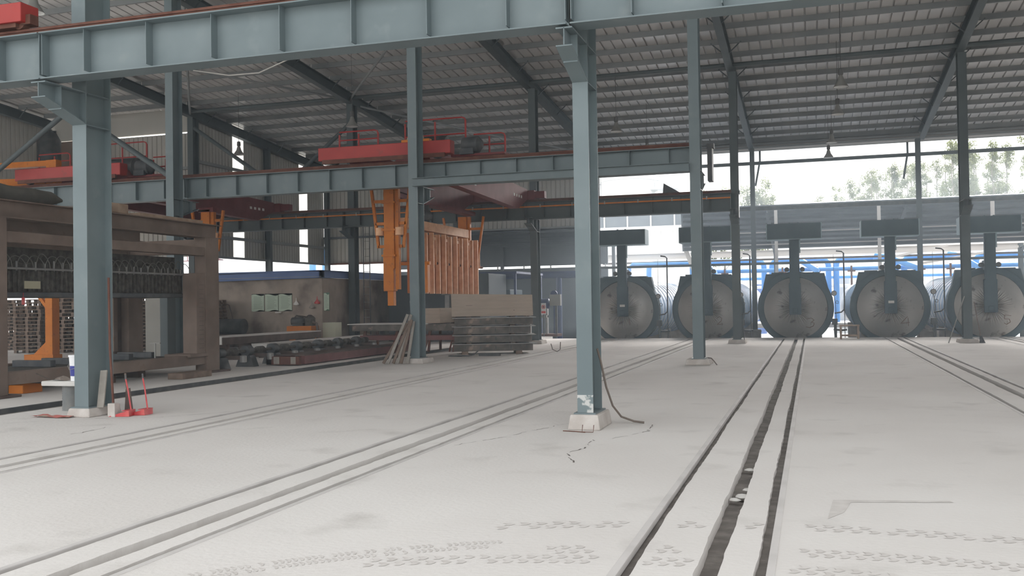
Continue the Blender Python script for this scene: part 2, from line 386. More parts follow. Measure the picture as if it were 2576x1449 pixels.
# ---------------------------------------------------------------- COLUMNS
def column(x, y, h, wd, dp, label, group, bracket=0, plinth=.18, flip=1, mtl='paint', gz=4.88, worn=False, pl=.16, cap=True):
    r = empty('steel_column', (x, y, 0), label=label, cat='column', group=group)
    m = MB(); 
    m.box(-wd/2, wd/2, -dp/2, -dp/2+.016, plinth, h); m.box(-wd/2, wd/2, dp/2-.016, dp/2, plinth, h); m.box(-.006, .006, -dp/2+.016, dp/2-.016, plinth, h)
    m.build('shaft', mtl, r)
    # welded horizontal stiffeners
    for zz in ((gz-.5, gz-.02) if bracket else ()):
        m = MB(); m.box(-wd/2+.004, wd/2-.004, -dp/2+.016, dp/2-.016, zz-.006, zz+.006); m.build('stiffener', mtl, r)
    if plinth:
        q = MB(); a = pl
        q.add([(-wd/2-a-.02, -dp/2-a-.02, 0), (wd/2+a+.02, -dp/2-a-.02, 0), (wd/2+a+.02, dp/2+a+.02, 0), (-wd/2-a-.02, dp/2+a+.02, 0),
               (-wd/2-a+.01, -dp/2-a+.01, plinth), (wd/2+a-.01, -dp/2-a+.01, plinth), (wd/2+a-.01, dp/2+a-.01, plinth), (-wd/2-a+.01, dp/2+a-.01, plinth)],
              [(0,3,2,1),(4,5,6,7),(0,1,5,4),(1,2,6,5),(2,3,7,6),(3,0,4,7)])
        q.build('plinth', 'concrete', r, bevel=.018)
        m = MB(); m.box(-wd/2-.04, wd/2+.04, -dp/2-.04, dp/2+.04, plinth, plinth+.018); m.build('base_plate', mtl, r)
    if worn:
        m = MB(); m.box(-wd/2-.001, wd/2+.001, -dp/2-.0015, -dp/2+.017, plinth+.02, plinth+.24); m.build('chipped_paint', 'paint_worn', r)
    if bracket:
        s_ = bracket; e = s_*(dp/2); L = .80
        m = MB(); y0 = e; y1 = s_*(dp/2+L)
        m.prism([(y0, gz-.5), (y1, gz-.24), (y1, gz-.226), (y0, gz-.486)], -wd/2, wd/2, 'x')     # sloping lower flange
        m.box(-wd/2, wd/2, min(y0, y1), max(y0, y1), gz-.03, gz-.012)
        m.prism([(y0, gz-.49), (y1, gz-.23), (y1, gz-.02), (y0, gz-.02)], -.006, .006, 'x')
        m.box(-wd/2+.01, wd/2-.01, s_*(dp/2+L-.32)-.006, s_*(dp/2+L-.32)+.006, gz-.36, gz-.02)
        m.build('bracket', mtl, r)
    return r
G1 = 'light blue columns nearest the camera'; G2 = 'second row of steel columns'; G3 = 'third row of steel columns'; G4 = 'thin columns at the far eave'
column(-10.46, RYA, roofz(RYA)-.42, .25, .54, 'broad light-blue steel column in front of the brown press, nearest on the left', G1, -1, .13, worn=False, pl=.07)
column(-2.745, RYA, roofz(RYA)-.42, .20, .54, 'tall light-blue steel column at picture centre on a cracked concrete plinth', G1, -1, .19, worn=True, pl=.09)
column(5.03, RYA, roofz(RYA)-.42, .20, .54, 'nearest-row light-blue column outside the right of the picture', G1, -1, .19)
for x, L_ in ((-25.9, 'grey-blue second-row column hidden far behind the brown press'), (-18.16, 'grey-blue second-row column rising behind the left of the brown press'), (-10.34, 'grey-blue second-row column with rough planks leaning on its foot'), (-2.72, 'grey-blue second-row column standing right of the big centre column'), (5.03, 'grey-blue second-row column outside the right edge')):
    column(x, RYB, roofz(RYB)-.42, .26, .46, L_, G2, 1, .14, mtl='paint')
for x, L_ in ((-33.63, 'dark third-row column at the left annex wall'), (-25.9, 'dark third-row column at the corner of the left gable wall'), (-18.16, 'dark third-row column carrying the ladder beside the rough hut'), (-10.3, 'dark third-row column right of the stacked steel plates'), (-2.63, 'slim dark third-row column in front of the second and third autoclaves'), (5.08, 'slim dark third-row column in front of the fifth autoclave'), (12.76, 'third-row column outside the right edge')):
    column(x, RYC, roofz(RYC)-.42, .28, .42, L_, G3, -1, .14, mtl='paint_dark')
for x, L_ in ((-25.9, 'dark eave column at the far corner of the gable wall'), (-18.16, 'dark eave column behind the hut and the ladder column'), (-10.43, 'dark eave column hidden behind the centre light-blue column'), (-2.66, 'thin dark eave column between the second and third autoclaves'), (4.86, 'thin dark eave column between the fourth and fifth autoclaves'), (12.76, 'thin eave column outside the right edge')):
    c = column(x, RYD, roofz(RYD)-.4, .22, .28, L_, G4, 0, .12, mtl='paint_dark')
    
m = MB(); m.box(-.32, .32, -.32, .32, -1.0, 0)
for x in FX[1:7]:
    m2 = MB(); m2.box(x-.3, x+.3, RYD-.3, RYD+.3, -1.0, -.0); tag(m2.build('column_footing', 'concrete'), 'concrete footing in the pit under the %s eave column from the left' % ORD[FX.index(x)], 'footing', 'footings of the eave columns')
# ladder on the third-row column
r = empty('ladder', (-17.35, 35.75, 0), label='dark steel rung ladder fixed to the column right of the rough hut', cat='ladder')
for sx in (-.14, .14): m = MB(); m.box(sx-.012, sx+.012, -.02, .02, .0, 5.2); m.build('side_rail', 'steel_dark', r)
for k in range(15): m = MB(); m.tube([(-.14, 0, .5+k*.31), (.14, 0, .5+k*.31)], .014, 6); m.build('rung', 'steel', r)
# ---------------------------------------------------------------- CRANE GIRDERS
def girder(x0, x1, y, z0, z1, label, face=-1, mtl='paint', bar=None, fl=.32, group='crane girders', npan=8, pair=False):
    r = empty('crane_girder', (x0, y, z0), label=label, cat='girder', group=group)
    L = x1-x0-.02; h = z1-z0
    MB().box(.01, L, -.006, .006, .016, h-.016).build('web_plate', mtl, r)
    MB().box(.01, L, -fl/2, fl/2, 0, .016).build('bottom_flange', mtl, r)
    MB().box(.01, L, -fl/2-.03, fl/2+.03, h-.018, h).build('top_flange', mtl, r)
    ps = MB().box(-.005, .005, -fl/2+.02, fl/2-.02, .06, h-.018)
    first = None
    e = .745; xs = [.02, L-.01]+[e+(L-2*e)*k/(npan-2) for k in range(npan-1)]
    for xx in xs:
        if first is None: first = ps.build('stiffener', mtl, r, loc=(xx, 0, 0))
        else: link_copy(first, r, (xx, 0, 0))
    m = MB(); m.box(.0, L+.02, -.055, .055, h, h+.02); m.box(.0, L+.02, -.02, .02, h+.02, h+.085); m.box(.0, L+.02, -.038, .038, h+.085, h+.12); m.build('crane_rail', 'rust', r)
    if bar: m = MB(); m.box(0, L, face*(fl/2+.02)-.02, face*(fl/2+.02)+.02, h-.20, h-.15); cbar = m.build('conductor_bar', 'orange', r)
    if bar:
        for k in range(6): m = MB(); m.box(.6+k*1.25, .64+k*1.25, face*(fl/2+.02)-.03, face*(fl/2+.02)+.03, h-.21, h-.09); m.build('bar_clip', 'steel', cbar)
    return r
ya = 11.2
for i in range(5): 
    girder(FX[i+1]+.02 if i != 2 else FX[i+1], FX[i+2], ya, 4.90, 5.56, 'light-blue plate girder of the nearest row, %s' % ['far left outside the frame', 'left span with red truck', 'long span across the top', 'span meeting the top edge', 'outside the right edge'][i], fl=.34)
for i in range(3): 
    girder(FX[i+1], FX[i+2], 25.1, 4.92, 5.56, 'grey-blue plate girder of the middle row, %s' % ['above the brown press', 'span left of the planks column', 'right span'][i], mtl='paint')
for i in range(3): 
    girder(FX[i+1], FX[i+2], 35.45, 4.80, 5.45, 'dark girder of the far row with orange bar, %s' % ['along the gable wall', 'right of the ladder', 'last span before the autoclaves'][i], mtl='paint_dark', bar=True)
# girder end stop plates
for x, y, z, nm in ((-2.38, 25.1, 5.5, 'middle'), (-2.45, 35.45, 5.4, 'far')):
    m = MB(); m.box(x-.1, x+.02, y-.2, y+.2, z-.85, z+.02); m.box(x-.12, x+.06, y-.12, y+.12, z+.0, z+.12); tag(m.build('end_stop', 'steel_dark'), 'dark steel end stop at the right end of the %s crane girder' % nm, 'end stop')
m = MB(); m.prism([(-5.15, 5.57), (-4.55, 5.57), (-5.12, 5.92)], 35.35, 35.5, 'y'); tag(m.build('rail_buffer', 'steel_dark'), 'dark triangular buffer on the far crane rail below the sky gap', 'buffer')
# strut between second row columns, and cross braces
m = MB(); m.ibeam((FX[3]+.15, 24.1, 4.92), (FX[4]-.15, 24.1, 4.92), .2, .22, .012, .01); tag(m.build('tie_beam', 'paint'), 'grey-blue tie beam below the middle crane girder, right of the planks column', 'tie beam')
for (p_, q_, L_) in (((-24.9, 24.4, 6.0), (-21.95, 24.4, 7.83), 'left leg of the inverted-V brace above the brown press'), ((-21.85, 24.4, 7.83), (-18.35, 24.4, 5.6), 'right leg of the inverted-V brace, ending at the second-row column'),
                   ((-25.75, 36.1, 9.5), (-21.5, 36.1, 6.6), 'left leg of the V brace before the gable wall'), ((-21.4, 36.1, 6.6), (-18.3, 36.1, 9.1), 'right leg of the V brace before the gable wall')):
    m = MB(); m.tube([p_, q_], .085, 10); tag(m.build('brace_pipe', 'paint_dark', smooth=True), 'grey steel pipe brace, '+L_, 'brace', 'diagonal braces between columns')
for bk, (a, b_) in enumerate((((FX[1], 25), (FX[2], 36)), ((FX[2], 25), (FX[1], 36)), ((FX[2], 37), (FX[3], 48)), ((FX[3], 26), (FX[2], 36)))):
    m = MB(); m.tube([(a[0], a[1], roofz(a[1])-.28), ((a[0]+b_[0])/2, (a[1]+b_[1])/2, roofz((a[1]+b_[1])/2)-.36), (b_[0], b_[1], roofz(b_[1])-.28)], .045, 8)
    tag(m.build('roof_bracing', 'purlin', smooth=True), 'grey pipe bracing under the roof, %s' % ['sloping away right over the press bay', 'sloping away left over the press bay', 'behind the ladder column', 'between ladder and planks columns'][bk], 'brace', 'roof plane bracing')
m = MB(); m.tube([(-18.0, 25.2, 8.9), (-17.0, 25.6, 8.75), (-16.2, 26, 8.85), (-15.2, 26.5, 9.4), (-14.8, 26.8, 10.6)], .02, 6); tag(m.build('drooping_cable', 'white', smooth=True), 'white cable drooping under the roof right of the second-row column', 'cable')
# far eave horizontal bars
for z, wd, L_ in ((8.28, .16, 'upper dark bar across the far opening below the eave'), (3.34, .12, 'lower dark blue-grey bar across the autoclave fronts')):
    m = MB(); m.box(-10.3, 19, RYD+.15, RYD+.27, z-wd/2, z+wd/2); tag(m.build('eave_girt', 'paint_dark'), L_, 'girt')
m = MB(); m.ibeam((-10.3, RYD+.34, 6.06), (19, RYD+.34, 6.06), .18, .2); tag(m.build('eave_girt', 'steel_dark'), 'middle dark bar at the front edge of the low autoclave roof', 'girt')
for x in (-2.2, 4.6):
    m = MB(); x -= .12; m.tube([(x, RYD+.75, 8.95), (x, RYD+.7, 8.45), (x-.22, RYD+.45, 7.2)], .05, 8); tag(m.build('downpipe', 'paint_dark', smooth=True), 'grey rain downpipe hanging beside the %s eave column' % ('second visible' if x < 0 else 'right'), 'downpipe')
# ---------------------------------------------------------------- WALLS
def wall_y(name, x, y0, y1, z0, ztop, gaps=(), pitch=.25, m_='wall_sheet'):
    r = empty(name, kind='structure')
    segs = []; c = y0
    for g in gaps: segs.append((c, g[0], 0)); segs.append((g[0], g[1], 1)); c = g[1]
    segs.append((c, y1, 0))
    for a, b_, t in segs:
        if t: MB().add([(x, a, z0), (x, b_, z0), (x, b_, ztop(b_)), (x, a, ztop(a))], [(0,1,2,3)]).build('skylight_strip', 'skylight', r)
        else:
            o = corrugated('wall_sheet', m_, b_-a, 0, pitch, r, lambda u, h, v, a=a: (x-h, a+u, z0 if v == 0 else ztop(a+u)), t=.04)
    return r
def wall_x(name, x0, x1, y, z0, z1, pitch=.25, m_='wall_sheet', gaps=()):
    r = empty(name, kind='structure'); c = x0; segs = []
    for g in gaps: segs.append((c, g[0], 0)); segs.append((g[0], g[1], 1)); c = g[1]
    segs.append((c, x1, 0))
    for a, b_, t in segs:
        if t: MB().add([(a, y, z0), (b_, y, z0), (b_, y, z1), (a, y, z1)], [(0,1,2,3)]).build('skylight_strip', 'skylight', r)
        else: corrugated('wall_sheet', m_, b_-a, 0, pitch, r, lambda u, h, v, a=a: (a+u, y+h, z0 if v == 0 else z1), t=.04)
    return r
wl = wall_y('wall_left', -26.2, 36.6, 48.6, 3.95, lambda y: roofz(y)+.2, gaps=((39.66, 40.6), (45.85, 46.75)))
for z in (4.86, 8.15): m = MB(); m.box(-26.14, -26.02, 36.6, 48.5, z-.07, z+.07); m.build('girt', 'purlin', wl)
m = MB(); m.box(-26.14, -26.0, 36.6, 48.5, 3.88, 3.98); m.build('girt', 'purlin', wl)
for y in (42.3,):
    m = MB(); m.ibeam((-25.86, y, 0), (-25.95, y, roofz(y)-.3), .2, .3, .014, .01, (1,0,0)); tag(m.build('wind_post', 'paint_dark'), 'dark post on the gable wall %s the bright strip' % ('left of' if y < 45 else 'right of'), 'post', 'gable wall posts')
wb = wall_x('wall_back', -26.15, -18.2, 48.7, 3.95, roofz(48.7)+.15)
wb2 = wall_x('wall_rear', -18.15, -10.4, 48.7, 5.46, roofz(48.7)+.15)
for z in (5.5,): m = MB(); m.box(-18.15, -10.4, 48.5, 48.65, z-.08, z+.06); m.build('girt', 'purlin', wb2)
m = MB(); m.box(-26.1, -18.2, 48.5, 48.65, 3.9, 4.0); m.build('girt', 'rust', wb)
wa = wall_x('wall_annex', -41.3, -26.1, 36.6, 3.9, 9.42)
m = MB(); m.box(-41, -26.2, 36.42, 36.54, 7.78, 7.9); m.build('girt', 'purlin', wa)
wr = wall_y('light_block_wall_right', 20.6, 1.5, 36.0, 0.0, lambda y: roofz(y)+.25, m_='wall_dull')  # unseen wall added to cut light reaching the columns from the right
wal = wall_y('wall_outer', -34.2, 20, 36.4, 4.0, lambda y: roofz(y)+.1)
m = MB(); m.box(-33.4, -31.0, 36.3, 36.4, 4.2, 9.4); tag(m.build('blanking_sheet', 'brown'), 'flat dull panel high on the annex wall behind the red crane', 'panel')
m = MB(); m.lathe([(.48, 0), (.48, 4.6), (.3, 4.95)], (-31.3, 33.6, 4.3), 20); tag(m.build('dust_collector', 'steel_dark', smooth=True), 'dark round duct by the annex wall above the red crane', 'duct')
for sx in (-.35, .35): m = MB(); m.box(-31.3+sx-.04, -31.3+sx+.04, 33.56, 33.64, 0, 4.4); tag(m.build('duct_support', 'steel_dark'), 'dark duct support leg, %s of the pair' % ('left' if sx < 0 else 'right'), 'support')
# ---------------------------------------------------------------- AUTOCLAVES
ZC = 1.21
def ydome(r): return -.12-.34*(1-(r/1.3)**2)
def strokes(n):
    S = {1: [[(0, .34), (.03, 0)]], 2: [[(-.1, .26), (0, .34), (.1, .26), (.07, .15), (-.1, 0)], [(-.1, 0), (.14, .02)]],
         3: [[(-.14, .3), (.02, .34), (.14, .25), (.02, .16)], [(.02, .16), (.14, .12), (.1, .0), (-.05, -.06), (-.2, -.03)]],
         4: [[(.08, .36), (-.18, .08), (.16, .12)], [(.1, .3), (.12, -.02)]], 5: [[(-.12, .34), (-.12, .18)], [(-.12, .34), (.12, .3)], [(-.12, .18), (.06, .17), (.1, .05), (-.04, -.04), (-.13, .02)]]}
    return S[n]
def autoclave(n, cx, cover):
    r = empty('autoclave', (cx, 42.2, 0), label=cover, cat='autoclave', group='autoclaves in the far row')
    if autoclave.p is None:
        m = MB(); m.lathe([(1.30, .45), (1.36, .5), (1.36, 21.5)], (0, 0, ZC), 48, 'y'); a = m.build('shell', 'shell', r, True)
        L = [a]
        for k in range(14):
            m = MB(); m.lathe([(1.362, 0), (1.385, .02), (1.385, .10), (1.362, .12)], (0, 0, ZC), 40, 'y'); L.append(m.build('shell_band', 'shell_band', r, True, loc=(0, .9+k*.95+(.2 if k > 3 else 0), 0)))
        m = MB(); m.lathe([(1.27, -.06), (1.30, -.14), (1.40, -.16), (1.54, -.10), (1.54, .42), (1.36, .45)], (0, 0, ZC), 56, 'y'); L.append(m.build('flange_ring', 'slate', r, True))
        m = MB(); pr = [(-1.18, 2.66), (1.18, 2.66), (1.32, 2.05), (1.50, 1.62), (1.53, 1.1), (1.50, .85), (-1.50, .85), (-1.53, 1.1), (-1.50, 1.62), (-1.32, 2.05)]
        m.prism(pr, .02, .40, 'y'); m.box(-.95, -.45, -.04, .3, 2.66, 2.72); m.box(.2, 1.0, -.04, .3, 2.66, 2.70); L.append(m.build('housing', 'slate', r))
        m = MB(); N = 96; prof = [0.03, .12, .22, .32, .42, .55, .7, .85, 1.0, 1.12, 1.22, 1.28]; vs = []
        for ri in prof:
            for k in range(N):
                a_ = 2*PI*k/N; amp = .03*max(0, 1-abs(ri-.38)/.38); dz = amp*(1 if k % 2 else -1)*(.6+.4*math.sin(k*1.7))
                vs.append((ri*math.cos(a_), ydome(ri)+dz, ZC+ri*math.sin(a_)))
        fs = [(i*N+k, i*N+(k+1) % N, (i+1)*N+(k+1) % N, (i+1)*N+k) for i in range(len(prof)-1) for k in range(N)]; fs.append(tuple(range(N)))
        m.add(vs, fs); L.append(m.build('door', 'dome', r))
        m = MB(); m.box(-.20, .20, -.62, -.40, 2.2, 4.06); m.box(-.16, .16, -.66, -.62, 2.35, 3.9); m.box(-.20, .20, -.44, .1, 2.62, 3.0); L.append(m.build('lifting_mast', 'slate', r))
        m = MB(); m.box(-.24, .24, -.60, -.38, .94, 2.25); m.box(-.10, .10, -.64, -.6, .99, 1.2); L.append(m.build('door_arm', 'slate', r, bevel=.02))
        m = MB(); m.box(.20, .25, -.62, -.5, 3.5, 4.06); L.append(m.build('mast_edge', 'slate_trim', r))
        for sx in (-1, 1):
            m = MB(); m.lathe([(.05, -.06), (.1, -.05), (.1, .05), (.05, .06)], (sx*.31, -.45, 2.82), 14, 'y', True); L.append(m.build('pulley', 'steel_dark', r, True))
            m = MB(); m.box(sx*.17-.03, sx*.17+.03, -.55, -.45, 4.72, 4.77); L.append(m.build('lifting_lug', 'slate', r))
        m = MB(); m.box(-1.08, 1.08, -.85, .05, 4.08, 4.72); L.append(m.build('counterweight_box', 'slate', r))
        m = MB(); m.box(-1.10, 1.10, -.87, .07, 4.055, 4.08); m.box(-1.10, -1.07, -.87, .07, 4.08, 4.72) ; m.box(1.07, 1.10, -.87, .07, 4.08, 4.72); L.append(m.build('box_edging', 'slate_trim', r))
        for k in range(2):
            m = MB(); m.box(-1.1, 1.1, 6+k*10, 6.5+k*10, -1.0, .2); L.append(m.build('saddle', 'concrete', r))
        m = MB(); m.box(-.9, .9, .05, .4, -1.0, -.2); L.append(m.build('saddle', 'concrete', r))
        m = MB()
        m.box(-.9, -.7, -.05, .05, 1.0, 1.08)
        autoclave.p = L
    else:
        for o in autoclave.p: c = o.copy(); col.objects.link(c); c.parent = r
    m = MB(); dx, dz = {1: (.25, .55), 2: (.5, .55), 3: (.60, .45), 4: (.55, .45), 5: (.62, .5)}[n]
    for st in strokes(n):
        pts = []
        for i in range(len(st)-1):
            for k in range(4):
                t = k/4; pts.append((st[i][0]*(1-t)+st[i+1][0]*t, st[i][1]*(1-t)+st[i+1][1]*t))
        pts.append(st[-1])
        P = []
        for (a, b_) in pts:
            X, Z = dx+a, dz+b_; rr = math.hypot(X, Z-ZC); P.append((X, ydome(rr)-.004, Z))
        m.tube(P, .014, 6)
    m.build('painted_number', 'brown_paint', r)
    if n in (1, 4):
        m = MB(); m.box(-.1, .12, -.66, -.645, 1.36, 1.46); m.build('name_plate', 'white', r)
    return r
autoclave.p = None
autoclave(1, -7.92, 'steam autoclave with faint number 1, half hidden by the centre light-blue column')
autoclave(2, -4.28, 'steam autoclave behind the slim second-row column, second from the left')
autoclave(3, -.66, 'steam autoclave with painted 3 facing the middle track')
autoclave(4, 3.05, 'steam autoclave with painted 4 behind the small wooden bench')
autoclave(5, 6.72, 'steam autoclave with painted 5 behind the right slim column')
for i, x in enumerate((-6.05, -2.55, 1.2, 4.98)):
    w_ = ['first and second', 'second and third', 'third and fourth', 'fourth and fifth'][i]
    m = MB(); m.tube([(x-.3, 41.9, .98), (x-.05, 41.8, 1.02), (x+.06, 41.8, 1.12), (x+.08, 41.8, 1.35), (x+.08, 41.8, 3.45), (x+.0, 41.82, 3.52), (x-.2, 41.9, 3.55)], .03, 8)
    m.tube([(x+.08, 41.8, 1.35), (x+.08, 41.8, -1.0)], .018, 6)
    tag(m.build('vent_pipe', 'steel_dark', smooth=True), 'thin dark bent vent pipe between the %s autoclaves' % w_, 'pipe', 'vent pipes between autoclaves')
    r = empty('pressure_gauge', (x-.32, 41.8, 1.7), label='round pressure gauge on a thin stem between the %s autoclaves' % w_, cat='gauge', group='pressure gauges')
    m = MB(); m.lathe([(.02, -.03), (.11, -.03), (.11, .04), (.02, .04)], (0, 0, .1), 20, 'y', True); m.build('dial', 'steel_dark', r, True)
    m = MB(); m.lathe([(.0, -.034), (.085, -.034)], (0, 0, .1), 20, 'y'); m.build('dial_face', 'steel', r)
    m = MB(); m.tube([(0, .02, 0), (.03, .02, -.2), (.08, .02, -.32), (.16, .02, -.33), (.17, .02, -.24), (.1, .02, -.2), (.04, .02, -.28), (.06, .02, -.5), (.1, .02, -2.7)], .014, 6); m.tube([(0, .02, .2), (0, .02, 1.7)], .008, 5); m.build('siphon', 'steel_dark', r, True)
    m = MB(); m.tube([(x-.35, 41.95, .3), (x+.0, 41.8, .28), (x+.15, 41.85, .3)], .045, 8); m.tube([(x-.3, 41.95, .55), (x-.3, 41.9, .2), (x-.25, 41.9, -1.0)], .05, 8); m.box(x-.42, x-.2, 41.85, 42.1, .5, .75)
    tag(m.build('valve', 'steel_dark', smooth=True), 'dark valve low in the pit between the %s autoclaves' % w_, 'valve', 'pit valves')
# wooden bench
r = empty('wooden_bench', (1.38, 39.75, 0), label='small brown slatted wooden bench in front of the fourth autoclave', cat='bench')
for k in range(4): m = MB(); m.box(-.37, .37, -.24+k*.125, -.14+k*.125, .50, .55); m.build('slat', 'wood', r)
for sx in (-1, 1):
    for sy in (-1, 1): m = MB(); m.box(sx*.32-.035, sx*.32+.035, sy*.2-.035, sy*.2+.035, 0, .5); m.build('leg', 'wood', r)
for sy in (-1, 1): m = MB(); m.box(-.36, .36, sy*.2-.05, sy*.2-.03, .1, .17); m.build('stretcher', 'wood', r)
# ---------------------------------------------------------------- BLUE PIPEWORK behind
YP = 70
PK = 7/6
def pz(z): return 1.6+(z-1.6)*PK
GX = [-9.85, -6.1, -2.45, 1.2, 4.95, 8.7, 13.0]
def elbow_run(x0, x1, z, y, r_, zb):
    P = [(x0, y, zb), (x0, y, z-.45)]
    for k in range(1, 6): a = k*PI/12; P.append((x0+.45*(1-math.cos(a*1.0)), y, z-.45+.45*math.sin(a)))
    P.append((x0+.45, y, z)); P.append((x1-.45, y, z))
    for k in range(1, 6): a = k*PI/12; P.append((x1-.45+.45*math.sin(a), y, z-.45+.45*math.cos(a)))
    P += [(x1, y, z-.45), (x1, y, zb)]
    return P
segs = [(-9.7, -2.72), (-2.25, .98), (1.42, 4.70), (5.15, 8.5), (8.95, 14)]
for i, (a, b_) in enumerate(segs):
    m = MB(); m.tube(elbow_run(a*PK, b_*PK, pz(3.92), YP, .17, -.2), .19, 14)
    tag(m.build('steam_header', 'blue_pipe', smooth=True), 'bright blue steam pipe loop behind the autoclaves, %s' % ['longest one at the left', 'behind the third autoclave', 'behind the fourth autoclave', 'behind the fifth autoclave', 'beyond the right edge'][i], 'pipe', 'blue steam header loops')
for i, (z, r_, y, x0, x1) in enumerate(((3.28, .12, 58.5, -6.5, 14), (2.9, .09, 63, -6, 14), (2.35, .1, 62, -5, 14), (3.75, .11, 56, -10.2, -6.6))):
    m = MB(); x0, x1, y, z, r_ = x0*PK, x1*PK, y*PK, pz(z), r_*PK; m.tube([(x0, y, -.2), (x0, y, z-.2), (x0+.2, y, z), (x1, y, z), (x1, y, -.2)], r_, 10)
    tag(m.build('feed_pipe', 'blue_pipe' if i != 2 else 'white', smooth=True), ['slim blue feed pipe below the big loops', 'thin blue pipe lower behind the autoclaves', 'pale condensate pipe lowest behind the autoclaves', 'short blue pipe left of the first autoclave top'][i], 'pipe')
for i, x in enumerate((-4.9, -1.6, .3, 2.2, 3.9, 5.9, 7.4)):
    m = MB(); x *= PK; m.box(x-.06, x+.06, 67.9, 68.02, -.3, 3.75); m.box(x-.25, x+.25, 67.9, 68.02, 3.35, 3.45)
    tag(m.build('pipe_support', 'rust'), 'rusty pipe support post, %s from the left behind the autoclaves' % ORD[i+1], 'post', 'rusty pipe supports')
for i, (x0, x1, y0, y1) in enumerate(((-6.4, -5.4, 57, 52), (-1.1, .3, 62, 54), (3.6, 5.6, 62, 53), (7.5, 8.6, 60, 52))):
    x0, x1, y0, y1 = x0*PK, x1*PK, 69.5, 66.8; m = MB(); m.tube([(x0, y0, 4.2), (x0, y0-.4, 4.4), (x0+.3*(x1-x0), y0-.8, 4.3), (x1, y1, 3.45), (x1, y1-.2, 2.9), (x1, y1-.2, -.3)], .19, 12)
    tag(m.build('branch_pipe', 'blue_pipe', smooth=True), 'blue insulated branch pipe sloping down to autoclave, %s from the left' % ORD[i+1], 'pipe', 'sloping branch pipes')
for i, (x, y, h_) in enumerate(((2.2, 75, 4.0), (-3.8, 75, 3.6), (6.2, 75, 4.1))):
    m = MB(); m.lathe([(.05, h_+.3), (.5, h_+.12), (.55, h_), (.55, 0)], (x, y, -1), 18); tag(m.build('receiver_tank', 'blue_roof' if i else 'tower_grey', smooth=True), 'upright receiver tank behind the pipes, %s from the left' % ['middle one', 'left one', 'right one'][i].split()[0], 'tank')
# ---------------------------------------------------------------- LOW SHED over the autoclaves
lr = empty('low_roof', (0, 0, 0), label='dark low shed roof over the autoclaves beyond the eave columns', cat='roof')
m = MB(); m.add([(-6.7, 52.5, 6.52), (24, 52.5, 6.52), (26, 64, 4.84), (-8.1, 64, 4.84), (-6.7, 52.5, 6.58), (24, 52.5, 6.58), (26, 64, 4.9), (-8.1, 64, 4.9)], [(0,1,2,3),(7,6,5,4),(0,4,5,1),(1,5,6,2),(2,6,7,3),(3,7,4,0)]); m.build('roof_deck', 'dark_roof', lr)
for k in range(9):
    y = 52.6+k*1.3; t = (y-52.5)/11.5; x0 = -6.6-1.4*t
    m = MB(); m.box(x0, 24+2*t-.2, y-.03, y+.03, 6.38-1.68*t, 6.51-1.68*t); m.build('roof_purlin', 'dark_roof', lr)
for x in (-2.2, 4.7, 12.3):
    m = MB(); m.ibeam((x, 52.6, 6.3), (x, 63.9, 4.62), .16, .3); m.ibeam((x, 63.9, 4.55), (x, 65.6, 4.4), .12, .2); m.build('roof_beam', 'dark_roof', lr)
    m = MB(); m.ibeam((x, 65.6, -1.0), (x, 65.6, 4.8), .26, .3, .016, .012); tag(m.build('shed_post', 'paint_dark'), 'grey rear shed post behind the autoclaves, %s' % ('left' if x < 0 else 'middle' if x < 10 else 'right'), 'post', 'pale shed posts')
m = MB(); m.ibeam((-14, 66.3, 4.66), (26, 66.3, 4.66), .3, .4, .03, .02); tag(m.build('rear_beam', 'beam_pale'), 'long pale beam along the rear of the low autoclave shed', 'beam')
m = MB(); m.box(-14, 26, 66.5, 66.6, 4.2, 4.32); tag(m.build('rear_rail', 'brown_dark'), 'dark brown rail just under the long pale beam', 'rail')
for x in (-14.2, 26.2): m = MB(); m.box(x-.15, x+.15, 66.1, 67.05, -1.0, 4.9); tag(m.build('shed_post', 'beam_pale'), 'pale end post under the rear beam, %s' % ('left' if x < 0 else 'far right'), 'post')
m = MB(); m.beam((-7.9, 64, 5.0), (-7.3, 64, 3.4), .2, .3); m.box(-7.42, -7.15, 63.9, 64.1, -1.0, 3.45); tag(m.build('shed_brace', 'beam_pale'), 'pale slanting brace at the left end of the low shed', 'brace')
for k, (y, z) in enumerate(((55, 5.3), (59, 4.85))):
    m = MB(); m.box(-7, 24, y-.03, y+.03, z-.03, z+.03); tag(m.build('shed_rod', 'beam_pale'), 'thin pale rod under the low shed roof, %s one' % ('upper' if k == 0 else 'lower'), 'rod')
for (a, b_, L_) in (((4.7, 65.5, 4.1), (8.2, 65.5, 4.8), 'right'), ((6.6, 65.5, 3.7), (12.2, 65.5, 4.6), 'far right')):
    m = MB(); m.beam(a, b_, .1, .14); tag(m.build('shed_diagonal', 'beam_pale'), 'pale diagonal strut under the low shed roof, %s' % L_, 'strut')
for x, L_ in ((-1.72, 'left one'), (3.35, 'middle one'), (8.6, 'right one')):
    m = MB(); m.ibeam((x, 52.3, -1.0), (x, 52.3, 6.45), .16, .2, .016, .012); tag(m.build('front_post', 'beam_pale'), 'pale front post of the low autoclave shed, '+L_, 'post', 'pale front posts')
